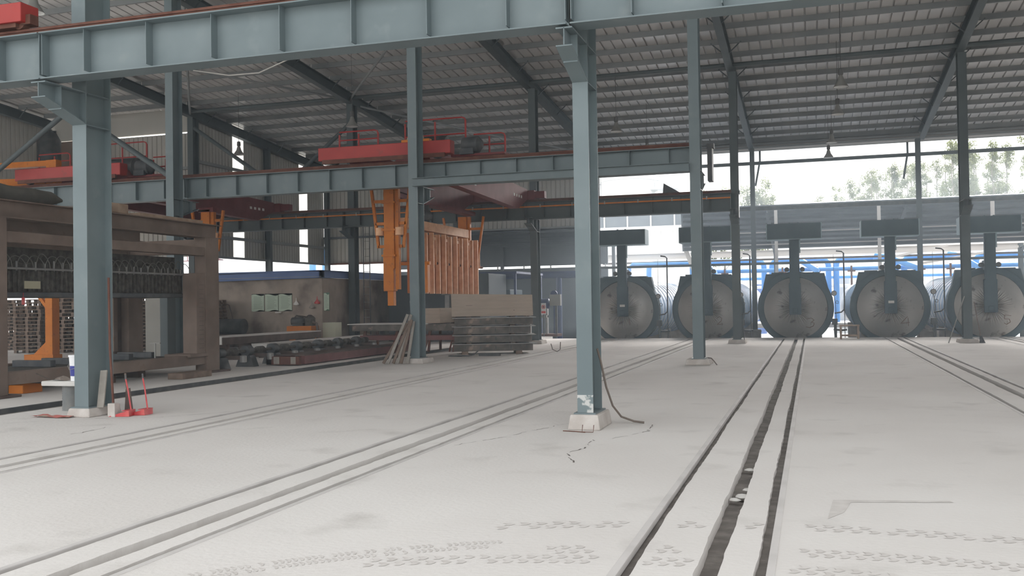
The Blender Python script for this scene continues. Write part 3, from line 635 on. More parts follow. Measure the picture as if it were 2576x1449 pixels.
# left dark shed behind the wall
ls = empty('side_shed', (0, 0, 0), label='dark open shed behind the ribbed rear wall with small skylights', cat='shed')
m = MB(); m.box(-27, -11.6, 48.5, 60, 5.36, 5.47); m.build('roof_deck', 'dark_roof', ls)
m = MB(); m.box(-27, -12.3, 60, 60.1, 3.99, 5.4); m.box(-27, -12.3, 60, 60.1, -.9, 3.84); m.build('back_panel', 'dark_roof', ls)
for k in range(9): m = MB(); m.box(-26.9+k*1.8, -26.82+k*1.8, 60, 60.08, 3.75, 4.05); m.build('mullion', 'window_frame', ls)
for k in range(6): m = MB(); m.box(-27, -11.7, 50+k*1.8, 50.1+k*1.8, 5.2, 5.35); m.build('roof_purlin', 'dark_roof', ls)
for k, (x, y) in enumerate(((-16.6, 53), (-15.2, 55.2), (-14.9, 53), (-16.0, 56.8), (-17.8, 56.8))):
    m = MB(); m.box(x-.4, x+.4, y-.14, y+.14, 5.335, 5.345); m.build('rooflight', 'lamp_inside', ls)
for x in (-26.9, -19.3, -11.9): m = MB(); m.box(x-.1, x+.1, 59.8, 60, -.9, 5.4); m.build('post', 'dark_roof', ls)
# equipment in that shed
m = MB(); P = [(-18.2, 51.8, 2.4), (-18.1, 51.8, 2.95), (-17.8, 51.8, 3.14), (-12.0, 51.8, 3.14)]; m.tube(P, .2, 14); m.tube([(-13.4, 51.8, 3.0), (-13.4, 51.8, 1.9), (-13.4, 51.8, -.9)], .16, 12); m.tube([(-18.2, 51.8, 2.5), (-18.2, 51.8, -.9)], .2, 12)
tag(m.build('blue_duct', 'blue_dark', smooth=True), 'dark blue duct high behind the stacked steel plates', 'duct')
r = empty('boiler', (-15.6, 46.5, 0), label='large dark boiler housing behind the stacked steel plates', cat='boiler')
m = MB(); m.box(-2.0, 1.0, 0, 2.2, 0, 2.3); m.build('casing', 'slate', r, bevel=.04); m = MB(); m.box(1.02, 2.1, .4, 1.8, 0, 1.9); m.build('side_casing', 'steel_dark', r, bevel=.03)
m = MB(); m.lathe([(.3, 2.3), (.3, 2.9), (.1, 3.0)], (-.6, 1, 0), 16); m.build('flue', 'steel_dark', r, True)
r = empty('pump_skid', (-12.35, 44.2, 0), label='pump skid with blue horizontal tank behind the third-row column', cat='pump')
m = MB(); m.box(-.9, .9, -.4, .5, 0, .12); m.build('base', 'rust', r)
m = MB(); m.lathe([(.02, -.75), (.22, -.65), (.24, .6), (.02, .7)], (-.2, 0, 1.55), 16, 'x'); m.build('tank', 'blue_dark', r, True)
for x in (-.7, .3): m = MB(); m.box(x-.05, x+.05, -.12, .12, .12, 1.4); m.build('leg', 'steel', r)
m = MB(); m.lathe([(.05, -.2), (.16, -.2), (.16, .2), (.05, .2)], (-.1, -.15, 1.2), 14, 'x', True); m.build('motor', 'steel_dark', r, True)
m = MB(); m.box(-.75, .35, -.3, .1, .88, 1.0); m.build('shelf', 'cabinet', r); m = MB(); m.box(-.75, -.45, -.28, .0, .12, .88); m.build('box', 'cabinet', r)
m = MB(); m.lathe([(.04, 0), (.17, .02), (.17, .08), (.04, .1)], (.65, 0, 2.0), 16, 'y', True); m.tube([(.65, .05, 1.9), (.65, .05, .1)], .03, 8); m.build('handwheel', 'blue_dark', r, True)
r = empty('control_box', (-11.55, 44.0, 0), label='grey control box on a post left of the centre column', cat='box'); m = MB(); m.box(-.28, .24, -.1, .15, 1.45, 1.98); m.build('case', 'cabinet', r); m = MB(); m.box(-.05, .05, 0, .1, 0, 1.5); m.build('post', 'steel_dark', r)
r = empty('warning_sign', (-12.05, 43.6, 0), label='small white warning sign with round red prohibition ring and a dark figure', cat='sign')
m = MB(); m.box(-.12, .12, 0, .02, 1.05, 1.58); m.build('sign_plate', 'white', r); m = MB(); m.lathe([(.07, -.01), (.095, -.01)], (0, 0, 1.4), 20, 'y'); m.beam((-.06, -.011, 1.46), (.06, -.011, 1.34), .004, .02); m.build('ring', 'sign_red', r); m = MB(); m.box(-.10, .10, -.008, -.002, 1.1, 1.2); m.build('red_band', 'sign_red', r)
m = MB(); m.lathe([(.0, -.006), (.05, -.006)], (0, 0, 1.4), 12, 'y'); m.build('dark_figure', 'steel_dark', r); m = MB(); m.box(-.02, .02, .02, .05, 0, 1.4); m.build('post', 'steel_dark', r)
# ---------------------------------------------------------------- OUTSIDE
r = empty('white_building', (0, 0, 0), label='white ribbed factory building seen past the centre column', cat='building')
corrugated('ribbed_wall', 'silo', 9.6, 0, .3, r, lambda u, h, v: (-20.5+u, 96+h, -.1 if v == 0 else 8.6), t=.05)
m = MB(); m.box(-21, -10.4, 93.5, 104, 8.6, 8.9); m.build('roof', 'silo', r); m = MB(); m.prism([(-21, 8.9), (-10.4, 8.9), (-10.4, 10.1), (-21, 10.1)], 93.6, 93.8, 'y'); m.build('fascia', 'dark_roof', r)
for x in (-19.5, -17.2, -14.9, -12.6): m = MB(); m.box(x, x+.12, 93.4, 93.55, 8.9, 10.1); m.build('fascia_post', 'beam_pale', r)
m = MB(); m.box(-20, -11, 96.4, 104, -.1, 8.6); m.build('body', 'silo', r)
for i, (x, y, R_, h_) in enumerate(((-29, 125, 3.8, 23), (-22.0, 122, 3.6, 22))):
    r = empty('silo', (x, y, -.2), label='tall white storage silo outside, %s' % ('left one partly hidden by the centre column' if i == 0 else 'right one with the ladder cage'), cat='silo', group='white silos')
    m = MB(); m.lathe([(R_, 0), (R_, h_), (.6, h_+2.2)], (0, 0, 0), 32); m.build('drum', 'silo', r, True)
    for z in (14.5, 17, 19.5): m = MB(); m.lathe([(R_+.01, z), (R_+.08, z+.05), (R_+.01, z+.1)], (0, 0, 0), 32); m.build('hoop', 'tower_grey', r, True)
    if i == 1:
        for k in range(14):
            z = 13.5+k*.5; m = MB(); m.tube([(R_+.0, -.6, z), (R_+.5, -.9, z), (R_+1.0, -.4, z), (R_+.95, .3, z)], .05, 5); m.build('ladder_hoop', 'tower_grey', r)
r = empty('conveyor_tower', (-17.0, 120, -.2), label='grey elevator head with sloping conveyor outside above the far crane girder', cat='tower')
m = MB(); m.prism([(-.9, 12), (.9, 12), (1.0, 15.6), (-1.0, 15.6)], -1, 1, 'y'); m.build('head_casing', 'tower_grey', r); m = MB(); m.box(-1.9, 1.6, -1.2, 1.2, 15.6, 15.75); m.build('platform', 'tower_grey', r)
m = MB(); m.lathe([(1.0, 15.8), (1.0, 16.6), (.6, 17.2), (.1, 17.4)], (0, 0, 0), 16); m.build('cowl', 'silo', r, True)
for k in range(8): m = MB(); a = k*PI/4; m.tube([(1.5*math.cos(a), 1.1*math.sin(a), 15.7), (1.5*math.cos(a), 1.1*math.sin(a), 16.7)], .04, 5); m.build('rail_post', 'tower_grey', r)
m = MB(); m.box(-.7, .7, -.7, .7, 0, 12); m.build('leg', 'tower_grey', r)
m = MB(); m.beam((1.0, -.6, 15.2), (6.2, -.6, 10.6), .12, .5); m.beam((1.0, .6, 15.2), (6.2, .6, 10.6), .12, .5)
for k in range(12): t = k/12; m.beam((1+5.2*t, -.6, 15.4-4.6*t), (1.25+5.2*t, .6, 14.7-4.6*t), .06, .06)
m.beam((6.2, 0, 10.8), (6.2, 0, 0), .4, .4); m.build('conveyor', 'tower_grey', r)
m = MB(); m.box(-1, 90, 120, 140, -.1, 12.3); m.prism([(120, 12.3), (119.4, 12.3), (130, 14.0), (140, 12.3)], -1.5, 90, 'x'); tag(m.build('far_warehouse', 'silo'), 'long white warehouse roof far behind the low shed, below the trees', 'building')
r = empty('low_white_store', (0, 0, 0), label='long low white store wall far behind the blue pipes', cat='building')
corrugated('store_wall', 'silo', 46, 0, .4, r, lambda u, h, v: (-6+u, 90+h, -.1 if v == 0 else 5.4), t=.05)
MB().box(-6, 40, 90.2, 98, -.1, 5.5).build('store_body', 'silo', r)
# hill
N = 40; m = MB(); vs = []
for j in range(10):
    for i in range(N+1):
        x = -120+i*7.5; t = j/9; y = 170+t*150
        rise = 26*t**.8*(1/(1+math.exp(-(x-8)/9)))+7*t*(.6+.4*math.sin(x*.05+1)) + 1.2*math.sin(i*.9+j)
        vs.append((x, y, max(-.4, rise if j else -.4)))
fs = [(j*(N+1)+i, j*(N+1)+i+1, (j+1)*(N+1)+i+1, (j+1)*(N+1)+i) for j in range(9) for i in range(N)]
m.add(vs, fs); tag(m.build('hill', 'hill', smooth=True), kind='structure')
def hillz(x, y):
    t = min(1, max(0, (y-170)/150)); return 26*t**.8*(1/(1+math.exp(-(x-8)/9)))+7*t*(.6+.4*math.sin(x*.05+1))
def tree_proto(k):
    R = random.Random(k*13+5); r = empty('eucalyptus_tree', (0, 0, 0)); H = 14
    m = MB(); pts = [(0, 0, 0), (R.uniform(-.3, .3), 0, H*.4), (R.uniform(-.6, .6), 0, H*.75), (R.uniform(-.5, .5), 0, H)]; m.tube(pts, [.16, .13, .09, .04], 6); cl = []
    for q in range(R.randint(12, 16)):
        z = H*R.uniform(.30, 1.0); a = R.uniform(0, 2*PI); L = R.uniform(.5, 2.0)*(1.15-z/H*.6); bx = (R.uniform(-.2, .2))
        e = Vector((math.cos(a)*L+bx, math.sin(a)*L, z+L*.5)); m.tube([(0, 0, z-.8), e], [.05, .02], 4); cl.append((e, R.uniform(.55, 1.15)))
    cl.append((Vector((pts[-1][0], 0, H+.2)), .9))
    m.build('trunk', 'bark', r)
    f = MB()
    for e, s_ in cl:
        for q in range(int(95*s_)):
            d = Vector((R.gauss(0, 1), R.gauss(0, 1), R.gauss(0, .7))); d = d.normalized()*s_*R.random()**.4; c = e+d; a = Vector((R.uniform(-1, 1), R.uniform(-1, 1), R.uniform(-1, 1))).normalized()*.17; b_ = a.cross(Vector((R.uniform(-1, 1), R.uniform(-1, 1), R.uniform(-1, 1)))).normalized()*.11
            f.add([c-a, c-b_, c+a, c+b_], [(0,1,2,3)])
    o = f.build('foliage', 'leaf', r); o['kind'] = 'stuff'
    return r
tp = [tree_proto(k) for k in range(5)]
TL = []
xs = [2.5+k*.98+rnd.uniform(-.4, .4) for k in range(49)]
for k, x in enumerate(xs):
    y = 228+rnd.uniform(-14, 22); TL.append((x, y, 'right', k))
for k in range(9): TL.append((-25+k*1.9+rnd.uniform(-.5, .5), 225+rnd.uniform(-5, 8), 'left', k))
TL += [(-9.5, 230, 'left', 9)]
for i, (x, y, side, k) in enumerate(TL):
    o = tp[i] if i < 5 else copy_tree(tp[i % 5])
    if side == 'right': s_ = .62+.5*min(1, max(0, (x-10)/30))*rnd.uniform(.8, 1.1); z = hillz(x, y)+9.5-1.0
    else: s_ = .42+.15*rnd.random(); z = hillz(x, y)+11
    z = hillz(x, y)
    # tops follow the ridge seen above the low roof
    base = z-.3; want = (26+9*min(1, max(0, (x-2)/30))+rnd.uniform(-2.2, 1.2)) if side == 'right' else (rnd.uniform(27.3, 28.6) if k < 9 else 30)
    s_ = max(.5, (want-base)/15.0)
    o.location = (x, y, base); o.scale = (s_*.8, s_*.8, s_); o.rotation_euler[2] = rnd.uniform(0, 6.28)
    tag(o, 'thin eucalyptus, %s from the left end of the %s row on the hill' % (ordw(k+1), side+'-hand'), 'tree', 'eucalyptus trees on the hill')
# blue posts and mast seen through the left window strip
for i, x in enumerate((-46.0, -44.6)):
    m = MB(); m.lathe([(.35, -.1), (.35, 7.0), (.3, 7.1)], (x, 83, 0), 14, cap=True); tag(m.build('outdoor_pipe', 'blue_pipe', smooth=True), 'bright blue upright pipe outside above the hut roof, %s' % ('left' if i == 0 else 'right'), 'pipe')
m = MB(); m.beam((-60, 80, -.1), (-60, 80, 7.6), .15, .15); m.beam((-60, 80, 7.4), (-54, 80, 6.2), .1, .1); m.beam((-60, 80, 6.2), (-54, 80, 6.2), .1, .1); m.beam((-58, 80, 7), (-58, 80, 6.2), .08, .08); tag(m.build('light_mast', 'red_dull'), 'small red-topped gantry outside behind the hut roof', 'mast')
# ---------------------------------------------------------------- CRANES
def rail_frame(r, x0, x1, y, z0, h, mt='red', curve=True):
    for x in (x0, x1, (x0+x1)/2): m = MB(); m.tube([(x, y, z0), (x, y, z0+h-.08)], .028, 6); m.build('guard_post', mt, r)
    for k, zz in enumerate((h, h*.55)):
        P = [(x0, y, z0+zz), (x1-.12, y, z0+zz)] + ([(x1-.03, y, z0+zz-.03), (x1, y, z0+zz-.12), (x1, y, z0+.1)] if k == 0 else [(x1, y, z0+zz)])
        m = MB(); m.tube(P, .022, 6); m.build('guard_rail', mt, r, True)
def crane(x0, label, motorside=1):
    """bridge crane between the middle and far girders, x0 = left end of the near end truck"""
    r = empty('bridge_crane', (x0, 0, 5.68), label=label, cat='crane', group='red bridge cranes')
    m = MB(); m.box(0, 4.1, 24.92, 25.28, .12, .50); m.build('end_truck', 'red', r, bevel=.02)
    m = MB(); m.box(.15, 3.95, 24.88, 24.92, .02, .14); m.build('truck_skirt', 'rust', r)
    for x in (.45, 3.65):
        m = MB(); m.lathe([(.03, -.08), (.14, -.07), (.14, .07), (.03, .08)], (x, 25.1, .14), 16, 'y', True); m.build('truck_wheel', 'steel_dark', r, True)
    m = MB(); m.box(.5, 3.55, 35.27, 35.63, -.13, .22); m.box(3.55, 3.95, 35.3, 35.6, -.08, .18); m.build('far_end_truck', 'red_dull', r)
    for i, x in enumerate((.95, 3.15)):
        poly = [(25.28, .12), (26.3, -.42), (34.0, -.58), (35.2, -.12), (35.2, .25), (25.28, .5)]
        m = MB(); m.prism([(a, b_) for a, b_ in poly], x-.16, x+.16, 'x'); m.build('bridge_girder', 'red_dull', r)
    m = MB(); m.box(3.32, 3.33, 28.0, 28.05, -.1, .1); m.build('white_mark', 'white', r)
    for k in range(3): m = MB(); m.box(3.312, 3.318, 28.1+k*.5, 28.4+k*.5, -.14, -.02); m.box(3.312, 3.318, 28.12+k*.5, 28.3+k*.5, -.26, -.2); m.build('white_lettering', 'white', r)
    for k in range(4): m = MB(); m.box(3.312, 3.318, 33.4+k*.3, 33.55+k*.3, -.16, -.06); m.build('white_mark', 'white', r)
    rail_frame(r, .35, 1.6, 25.6, .5, .55); rail_frame(r, 2.2, 4.1, 26.2, .3, 1.05); rail_frame(r, 4.35, 5.3, 26.2, .12, .7)
    m = MB(); m.box(3.9, 5.5, 25.5, 26.3, .10, .16); m.build('walkway', 'red_dull', r)
    # trolley with winch
    m = MB(); m.box(.8, 3.3, 28.6, 30.4, .45, .62); m.build('trolley', 'red_dull', r)
    m = MB(); m.lathe([(.05, -.5), (.30, -.5), (.30, .5), (.05, .5)], (2.9, 26.6, .62), 18, 'x', True); m.build('winch_drum', 'steel_dark', r, True)
    m = MB(); m.lathe([(.04, -.25), (.22, -.25), (.24, .2), (.1, .32)], (4.5, 25.6, .42), 16, 'x', True); m.box(4.2, 4.6, 25.4, 25.8, .14, .3); m.build('drive_motor', 'steel_dark', r, True)
    m = MB(); m.lathe([(.02, -.05), (.26, -.05), (.26, .05), (.02, .05)], (2.95, 25.2, .56), 20, 'y', True); m.build('pulley_wheel', 'cream', r, True)
    m = MB(); m.box(2.55, 3.4, 25.1, 25.3, .5, .6); m.build('pulley_base', 'orange', r)
    return r
c1 = crane(-13.6, 'red bridge crane carrying the orange lifting clamp at centre left', 1)
c2 = copy_tree(c1); c2.location.x = -24.6; c2['label'] = 'red bridge crane at the left above the brown press'
# orange clamp under crane 1, orange masts
def mast(r, x, y, z0, z1, low, sc=1.0):
    m = MB(); m.box(x-.17, x+.17, y-.16, y+.16, z0+1.15, z1); m.build('outer_mast', 'orange', r, bevel=.01)
    m = MB(); m.box(x-.20, x+.14, y-.17, y+.13, z0+.45, z0+1.75); m.build('mast_sleeve', 'orange', r, bevel=.01)
    m = MB(); m.box(x-.10, x+.10, y-.1, y+.1, z0, z0+1.2); m.build('inner_mast', 'orange', r, bevel=.01)
    m = MB(); m.box(x+.18, x+.30, y-.1, y+.05, z0+.5, z1); m.build('guide_channel', 'orange', r)
    for zz in (z0+2.35, z0+1.55, z0+3.2): m = MB(); m.box(x-.24, x+.22, y-.2, y+.18, zz-.03, zz+.03); m.build('clamp_band', 'orange', r)
    for sx in (-1, 1):
        xa, xb = x+sx*.66*sc, x+sx*.42*sc
        m = MB(); m.beam((xa, y, z1), (xb, y, z0+1.8), .08, .08); m.build('wing_post', 'orange', r)
        for t in (.25, .62, 1.0):
            xx = xa+(xb-xa)*t; zz = z1+(z0+1.84-z1)*t; m = MB(); m.beam((x+sx*.15, y, zz), (xx, y, zz), .08, .09); m.build('wing_rung', 'orange', r)
    for sx in (-1, 1):
        m = MB(); m.lathe([(.04, -.12), (.13, -.12), (.13, .12), (.04, .12)], (x+sx*.33, y-.1, z0+2.3), 14, 'z', True); m.build('guide_roller', 'orange_edge', r, True)
r = empty('lifting_clamp', (0, 0, 0), label='orange lifting clamp with ribbed plates and two masts hanging from the red crane', cat='clamp')
mast(r, -12.45, 27.4, 1.58, 5.3, 1); mast(r, -12.80, 34.9, 1.25, 4.95, 1, 1.25)
m = MB(); m.box(-12.62, -12.3, 28.2, 34.1, 4.08, 4.38); m.build('top_beam', 'orange_edge', r)
m = MB(); m.box(-12.7, -12.3, 27.4, 34.9, 4.98, 5.12); m.build('hanger_beam', 'red_dull', r)
for y in (29.7, 30.4): m = MB(); m.box(-12.55, -12.4, y-.05, y+.05, 4.38, 5.1); m.build('hanger', 'steel_dark', r)
m = MB(); m.lathe([(.05, -.35), (.2, -.35), (.2, .35), (.05, .35)], (-12.45, 30.0, 4.62), 14, 'y', True); m.build('hydraulic_motor', 'steel_dark', r, True)
npl = 11
for k in range(npl):
    y = 29.0+k*.56
    m = MB(); m.box(-12.62, -12.28, y, y+.50, 1.98, 3.95); m.build('clamp_plate', 'orange_dark', r)
    m = MB(); m.box(-12.28, -12.12, y-.04, y+.03, 1.96, 4.02 if k % 2 == 0 else 3.98); m.build('plate_rib', 'orange_edge', r)
    if k % 2 == 0:
        m = MB(); m.box(-12.28, -12.18, y+.12, y+.17, 2.95, 3.98); m.box(-12.28, -12.18, y+.36, y+.40, 2.95, 3.98); m.box(-12.28, -12.19, y+.17, y+.36, 3.78, 3.88); m.build('hinge_frame', 'orange_edge', r)
        m = MB(); m.lathe([(.02, -.12), (.05, -.12), (.05, .12), (.02, .12)], (-12.22, y+.62, 3.0), 8, 'y', True); m.build('pin', 'rust', r, True)
for k in range(7):
    y = 27.6+k*.2; m = MB(); m.box(-13.2+.05*k, -12.9+.05*k, y, y+.05, 1.98, 3.3) if k % 2 else None
for x, L_ in ((-11.9, 'a'), (-11.55, 'b')):
    m = MB(); m.box(x-.1, x+.1, 27.9, 28.1, 1.98, 3.2 if L_ == 'a' else 2.9); m.build('side_arm', 'orange', r)
m = MB(); m.box(-12.5, -11.4, 27.95, 28.05, 2.85, 2.95); m.build('side_arm_bar', 'orange', r)
# left orange mast set behind the press
r = empty('lifting_mast', (0, 0, 0), label='dull orange lifting mast hanging at the right end of the brown press', cat='mast')
mast(r, -19.9, 28.6, 1.75, 4.95, 1, .95)
m = MB(); m.box(-20.15, -19.55, 28.4, 28.8, 4.9, 5.05); m.build('hanger', 'red_dull', r)
m = MB(); m.prism([(-20.0, 1.4), (-19.6, 1.4), (-19.75, 2.3), (-19.95, 2.3)], 28.5, 28.7, 'y'); m.build('gripper', 'orange', r)
r = empty('portal_gantry', (0, 0, 0), label='orange square gantry frame on the middle crane girder at the left edge', cat='frame')
m = MB(); m.box(-23.75, -23.35, 25.35, 25.6, 5.68, 6.5); m.build('upright', 'orange', r); m = MB(); m.beam((-27.5, 25.5, 6.45), (-23.5, 25.5, 6.4), .25, .18); m.build('top_bar', 'orange', r); m = MB(); m.beam((-27.5, 25.5, 5.9), (-23.6, 25.5, 5.78), .2, .28); m.build('lower_bar', 'orange', r)
# near crane red truck at the top left
r = empty('end_truck', (-12.6, 11.2, 5.68), label='bright red crane end truck on the near girder at the top left corner', cat='crane truck')
m = MB(); m.box(-1.5, 1.84, -.17, .17, .08, .36); m.build('box_section', 'red', r, bevel=.012); m = MB(); m.lathe([(.03, -.06), (.1, -.06), (.1, .06), (.03, .06)], (1.7, 0, .1), 14, 'y', True); m.build('wheel', 'rust', r, True)
m = MB(); m.lathe([(.03, -.06), (.1, -.06), (.1, .06), (.03, .06)], (-1.2, 0, .1), 14, 'y', True); m.build('wheel', 'rust', r, True)
m = MB(); m.box(1.75, 1.92, -.08, .08, .06, .2); m.build('bumper', 'rust', r); m = MB(); m.box(1.0, 1.7, -.12, .12, .02, .08); m.build('wheel_guard', 'rust', r)
# ---------------------------------------------------------------- PRESS (brown frame)
r = empty('cutting_press', (-14.2, 14, 0), label='large brown steel press frame with hose bank at the left', cat='press')
def P_(name, mt, x0, x1, y0, y1, z0, z1, bev=.012): return MB().box(x0, x1, y0-14, y1-14, z0, z1).build(name, mt, r, bevel=bev)
for xx, w_ in ((-.32, 0), (-2.6, 1)):
    P_('corner_post', 'brown', xx, xx+.32, 13.75, 14.2, 0, 3.34); P_('corner_post', 'brown', xx, xx+.32, 20.3, 20.85, 0, 3.34)
    m = MB().ibeam((xx+.16, -.4, 3.5), (xx+.16, 6.95, 3.5), .36, .34, .02, .02); m.build('top_beam', 'brown', r)
    P_('middle_beam', 'brown', xx+.05, xx+.3, 14.2, 20.3, 2.88, 3.09)
    P_('bottom_beam', 'brown', xx+.02, xx+.28, 14.2, 20.4, .22, .46)
for y in (13.9, 20.5): P_('cross_beam', 'brown', -2.3, -.3, y-.12, y+.12, 2.95, 3.3)
P_('inner_post', 'brown', -.42, -.02, 19.95, 20.3, .42, 2.45); P_('post_foot', 'brown', -.7, .05, 19.6, 20.3, .42, .5)
P_('foot_plate', 'brown_dark', -.5, .12, 20.15, 21.15, 0, .05); P_('foot_plate', 'brown_dark', -.5, .12, 13.6, 14.4, 0, .05)
for z in [.62+.11*k for k in range(15)]: P_('weld_mark', 'brown_dark', -.02, -.014, 20.05, 20.22, z, z+.008, 0)
P_('hose_bank', 'grime', -1.3, -.5, 14.2, 20.05, 1.92, 2.55)
P_('bank_shelf', 'steel_dark', -1.35, -.42, 14.2, 20.05, 1.86, 1.96)
P_('upper_bank', 'grime', -1.3, -.7, 14.2, 20.05, 2.55, 2.85)
m = MB().tube([(-.40, .3, 2.42), (-.40, 6.0, 2.42)], .022, 8); m.build('manifold_pipe', 'steel', r, True)
for k in range(46):
    y = .32+k*.124
    m = MB(); m.box(-.5, -.46, y-.02, y+.02, 1.98, 2.40); m.build('valve_block', 'grime', r)
for k in range(24):
    y = .35+k*.24; w_ = rnd.uniform(.17, .24); h_ = rnd.uniform(.22, .30); P = []
    for q in range(9): a = PI*q/8; P.append((-.42+.02*math.sin(q), y+w_-w_*math.cos(a), 2.44+h_*math.sin(a)))
    m = MB(); m.tube(P, .009, 5); hs = m.build('hose', 'hose', r, True)
    m = MB(); m.box(-.43, -.40, y-.008, y+.008, 2.38, 2.5+.1*rnd.random()); m.build('hose_fitting', 'steel', hs)
P_('sign_plate', 'cream', -.42, -.40, 15.02, 15.42, 2.03, 2.18, 0)
for y, x in ((20.85, -2.4), (23.25, -2.4)):
    m = MB().tube([(x, y-14, .75), (x, y-14, 2.0)], .055, 14); m.build('guide_rod', 'chrome', r, True); m = MB().tube([(x, y-14, .3), (x, y-14, .78)], .065, 12); m.build('rod_sleeve', 'steel_dark', r, True)
P_('inner_column', 'brown', -2.7, -2.4, 19.9, 20.05, .55, 2.0); P_('inner_column_web', 'brown_dark', -2.6, -2.5, 20.05, 20.75, .3, 2.0)
P_('dark_column', 'paint_dark', -2.8, -2.55, 22.2, 22.55, 0, 2.0)
P_('machine_bed', 'grime', -2.3, -.7, 14.6, 20.2, .28, .42)
for k in range(5): P_('bed_roller', 'steel_dark', -1.9, -.9, 16.2+k*.8, 16.35+k*.8, .42, .56)
for y in (17.3, 19.4):
    m = MB(); m.tube([(-.8, y-14, .42), (-.8, y-14, .78)], .02, 6); m.box(-.95, -.65, y-14-.02, y-14+.02, .77, .79); m.build('lever', 'steel', r)
for y in (14.6, 16.6, 18.8): P_('bed_support', 'brown_dark', -1.9, -.8, y, y+.25, 0, .3)
for y in (14.9, 17.0): P_('under_block', 'orange' if y < 15 else 'brown_dark', -.7, -.35, y, y+.5, 0, .16)
# things on and around the press
m = MB(); pr = []
for k in range(13): t = k/12; pr.append((-14.75+.05*math.sin(k), 12.6+t*3.6, 3.86+.02*math.sin(k*1.3)))
m.tube(pr, [.02, .15]+[.17+.02*math.sin(k*2.1) for k in range(9)]+[.14, .03], 14); tag(m.build('tarpaulin_roll', 'tarp', smooth=True), 'dark rolled tarpaulin lying on top of the brown press at the left edge', 'tarpaulin')
m = MB(); m.box(-14.72, -14.3, 16.9, 17.65, 3.68, 3.9); tag(m.build('cardboard_box', 'wood', bevel=.02), 'crumpled brown box on top of the press behind the left column', 'box')
m = MB(); m.box(-14.6, -14.2, 17.9, 20.2, 3.67, 3.74); tag(m.build('plank', 'wood'), 'long flat board on the right part of the press top', 'plank')
m = MB(); m.box(-14.5, -14.0, 16.2, 16.75, 3.67, 3.73); tag(m.build('plank', 'wood_dark'), 'short dark board on the press top beside the left column', 'plank')
m = MB(); m.tube([(-14.62, 15.0, 1.72), (-14.62, 15.0, 1.86)], .03, 10); m.tube([(-14.62, 15.0, 1.86), (-14.62, 15, 1.95)], .006, 5); tag(m.build('red_handle', 'red_plastic', smooth=True), 'small red handle hanging under the press hose bank', 'handle')
for i, (y, z) in enumerate(((19.0, 0),)):
    m = MB(); m.box(-13.9, -13.5, 18.4, 19.5, 0, .14); tag(m.build('wooden_beam', 'wood_dark', bevel=.01), 'short brown timber on the floor under the press beam', 'timber')
m = MB(); m.tube([(-13.95, 14.6, .42), (-13.8, 15.0, .2), (-13.7, 15.5, .03), (-13.65, 15.9, .02)], .012, 6); tag(m.build('floor_hose', 'cable', smooth=True), 'grey hose hanging from the press to the floor at left', 'hose')
# trench kerb strip & cabinets behind
for i, (y0, y1) in enumerate(((26.3, 27.6), (27.62, 28.9))):
    r = empty('grey_cabinet', (-20.2, y0, 0), label='tall grey control cabinet behind the press, %s of the pair' % ('left' if i == 0 else 'right'), cat='cabinet', group='grey control cabinets')
    m = MB(); m.box(-.5, .5, 0, y1-y0, 0, 2.15); m.build('body', 'cabinet', r, bevel=.01)
    m = MB(); m.box(.5, .515, .04, (y1-y0)/2-.01, .1, 1.9); dr = m.build('door', 'cabinet', r); MB().box(.515, .535, (y1-y0)/2-.1, (y1-y0)/2-.06, 1.0, 1.15).build('handle', 'steel_dark', dr); m = MB(); m.box(.5, .515, (y1-y0)/2+.01, y1-y0-.04, .1, 1.9); m.build('door', 'cabinet', r)
    m = MB(); m.box(-.45, .52, .02, y1-y0-.02, 2.0, 2.12); m.build('top_band', 'slab_white' if i == 0 else 'cabinet', r)
r = empty('orange_post', (-23.4, 25.2, 0), label='bright orange steel post with welded foot and brace behind the press', cat='post')
m = MB(); m.box(-.14, .14, -.16, .16, .15, 2.6); m.build('upright', 'orange', r, bevel=.01); m = MB(); m.box(-.95, .2, -.2, .2, 0, .18); m.build('foot', 'orange', r); m = MB(); m.prism([(-.2, .6), (-.2, .15), (-.75, .15)], -.05, .05, 'y'); m.build('gusset', 'orange', r)
m = MB(); m.beam((-.1, 0, 1.6), (-1.0, 0, 2.6), .1, .1); m.build('brace', 'orange', r)
m = MB(); m.box(-16.0, -15.6, 14.3, 14.5, 0, 1.2); tag(m.build('machine_console', 'brown'), 'dull grey machine panel beside the left press post', 'panel')
# pallets
def pallet_proto():
    r = empty('wooden_pallet', (0, 0, 0))
    m = MB()
    for k in range(6): m.box(-.55, .55, -.5+k*.18, -.5+k*.18+.11, .115, .135)
    m.build('deck', 'wood', r)
    m = MB()
    for x in (-.5, 0, .5):
        for y in (-.45, 0, .45): m.box(x-.06, x+.06, y-.05, y+.05, .02, .1)
    m.build('blocks', 'wood_dark', r)['kind'] = 'stuff'
    m = MB()
    for x in (-.5, 0, .5): m.box(x-.06, x+.06, -.5, .5, .1, .115); m.box(x-.06, x+.06, -.5, .5, 0, .02)
    m.build('bearers', 'wood_dark', r)
    return r
pp = pallet_proto(); firstp = True
ST = [(-28.3, 29.6, 13, 'left of the orange post'), (-27.05, 30.0, 15, 'just left of the orange post'), (-26.1, 31.6, 14, 'right of the orange post'), (-29.5, 31.5, 15, 'farthest left'), (-24.7, 31.4, 14, 'seen left of the light-blue column'), (-31.6, 31.8, 15, 'seen beside the left press post'), (-24.6, 33.2, 15, 'behind the chrome guide rods'), (-23.0, 33.0, 14, 'between press post and grey cabinets'), (-30.2, 33.0, 15, 'behind the farthest left stack'), (-28.9, 33.2, 15, 'in the rear row, second from left'), (-27.6, 33.3, 16, 'in the rear row, third from left'), (-22.2, 30.6, 14, 'right of the grey cabinets'), (-26.2, 34.2, 15, 'in the rear row, fourth from left')]
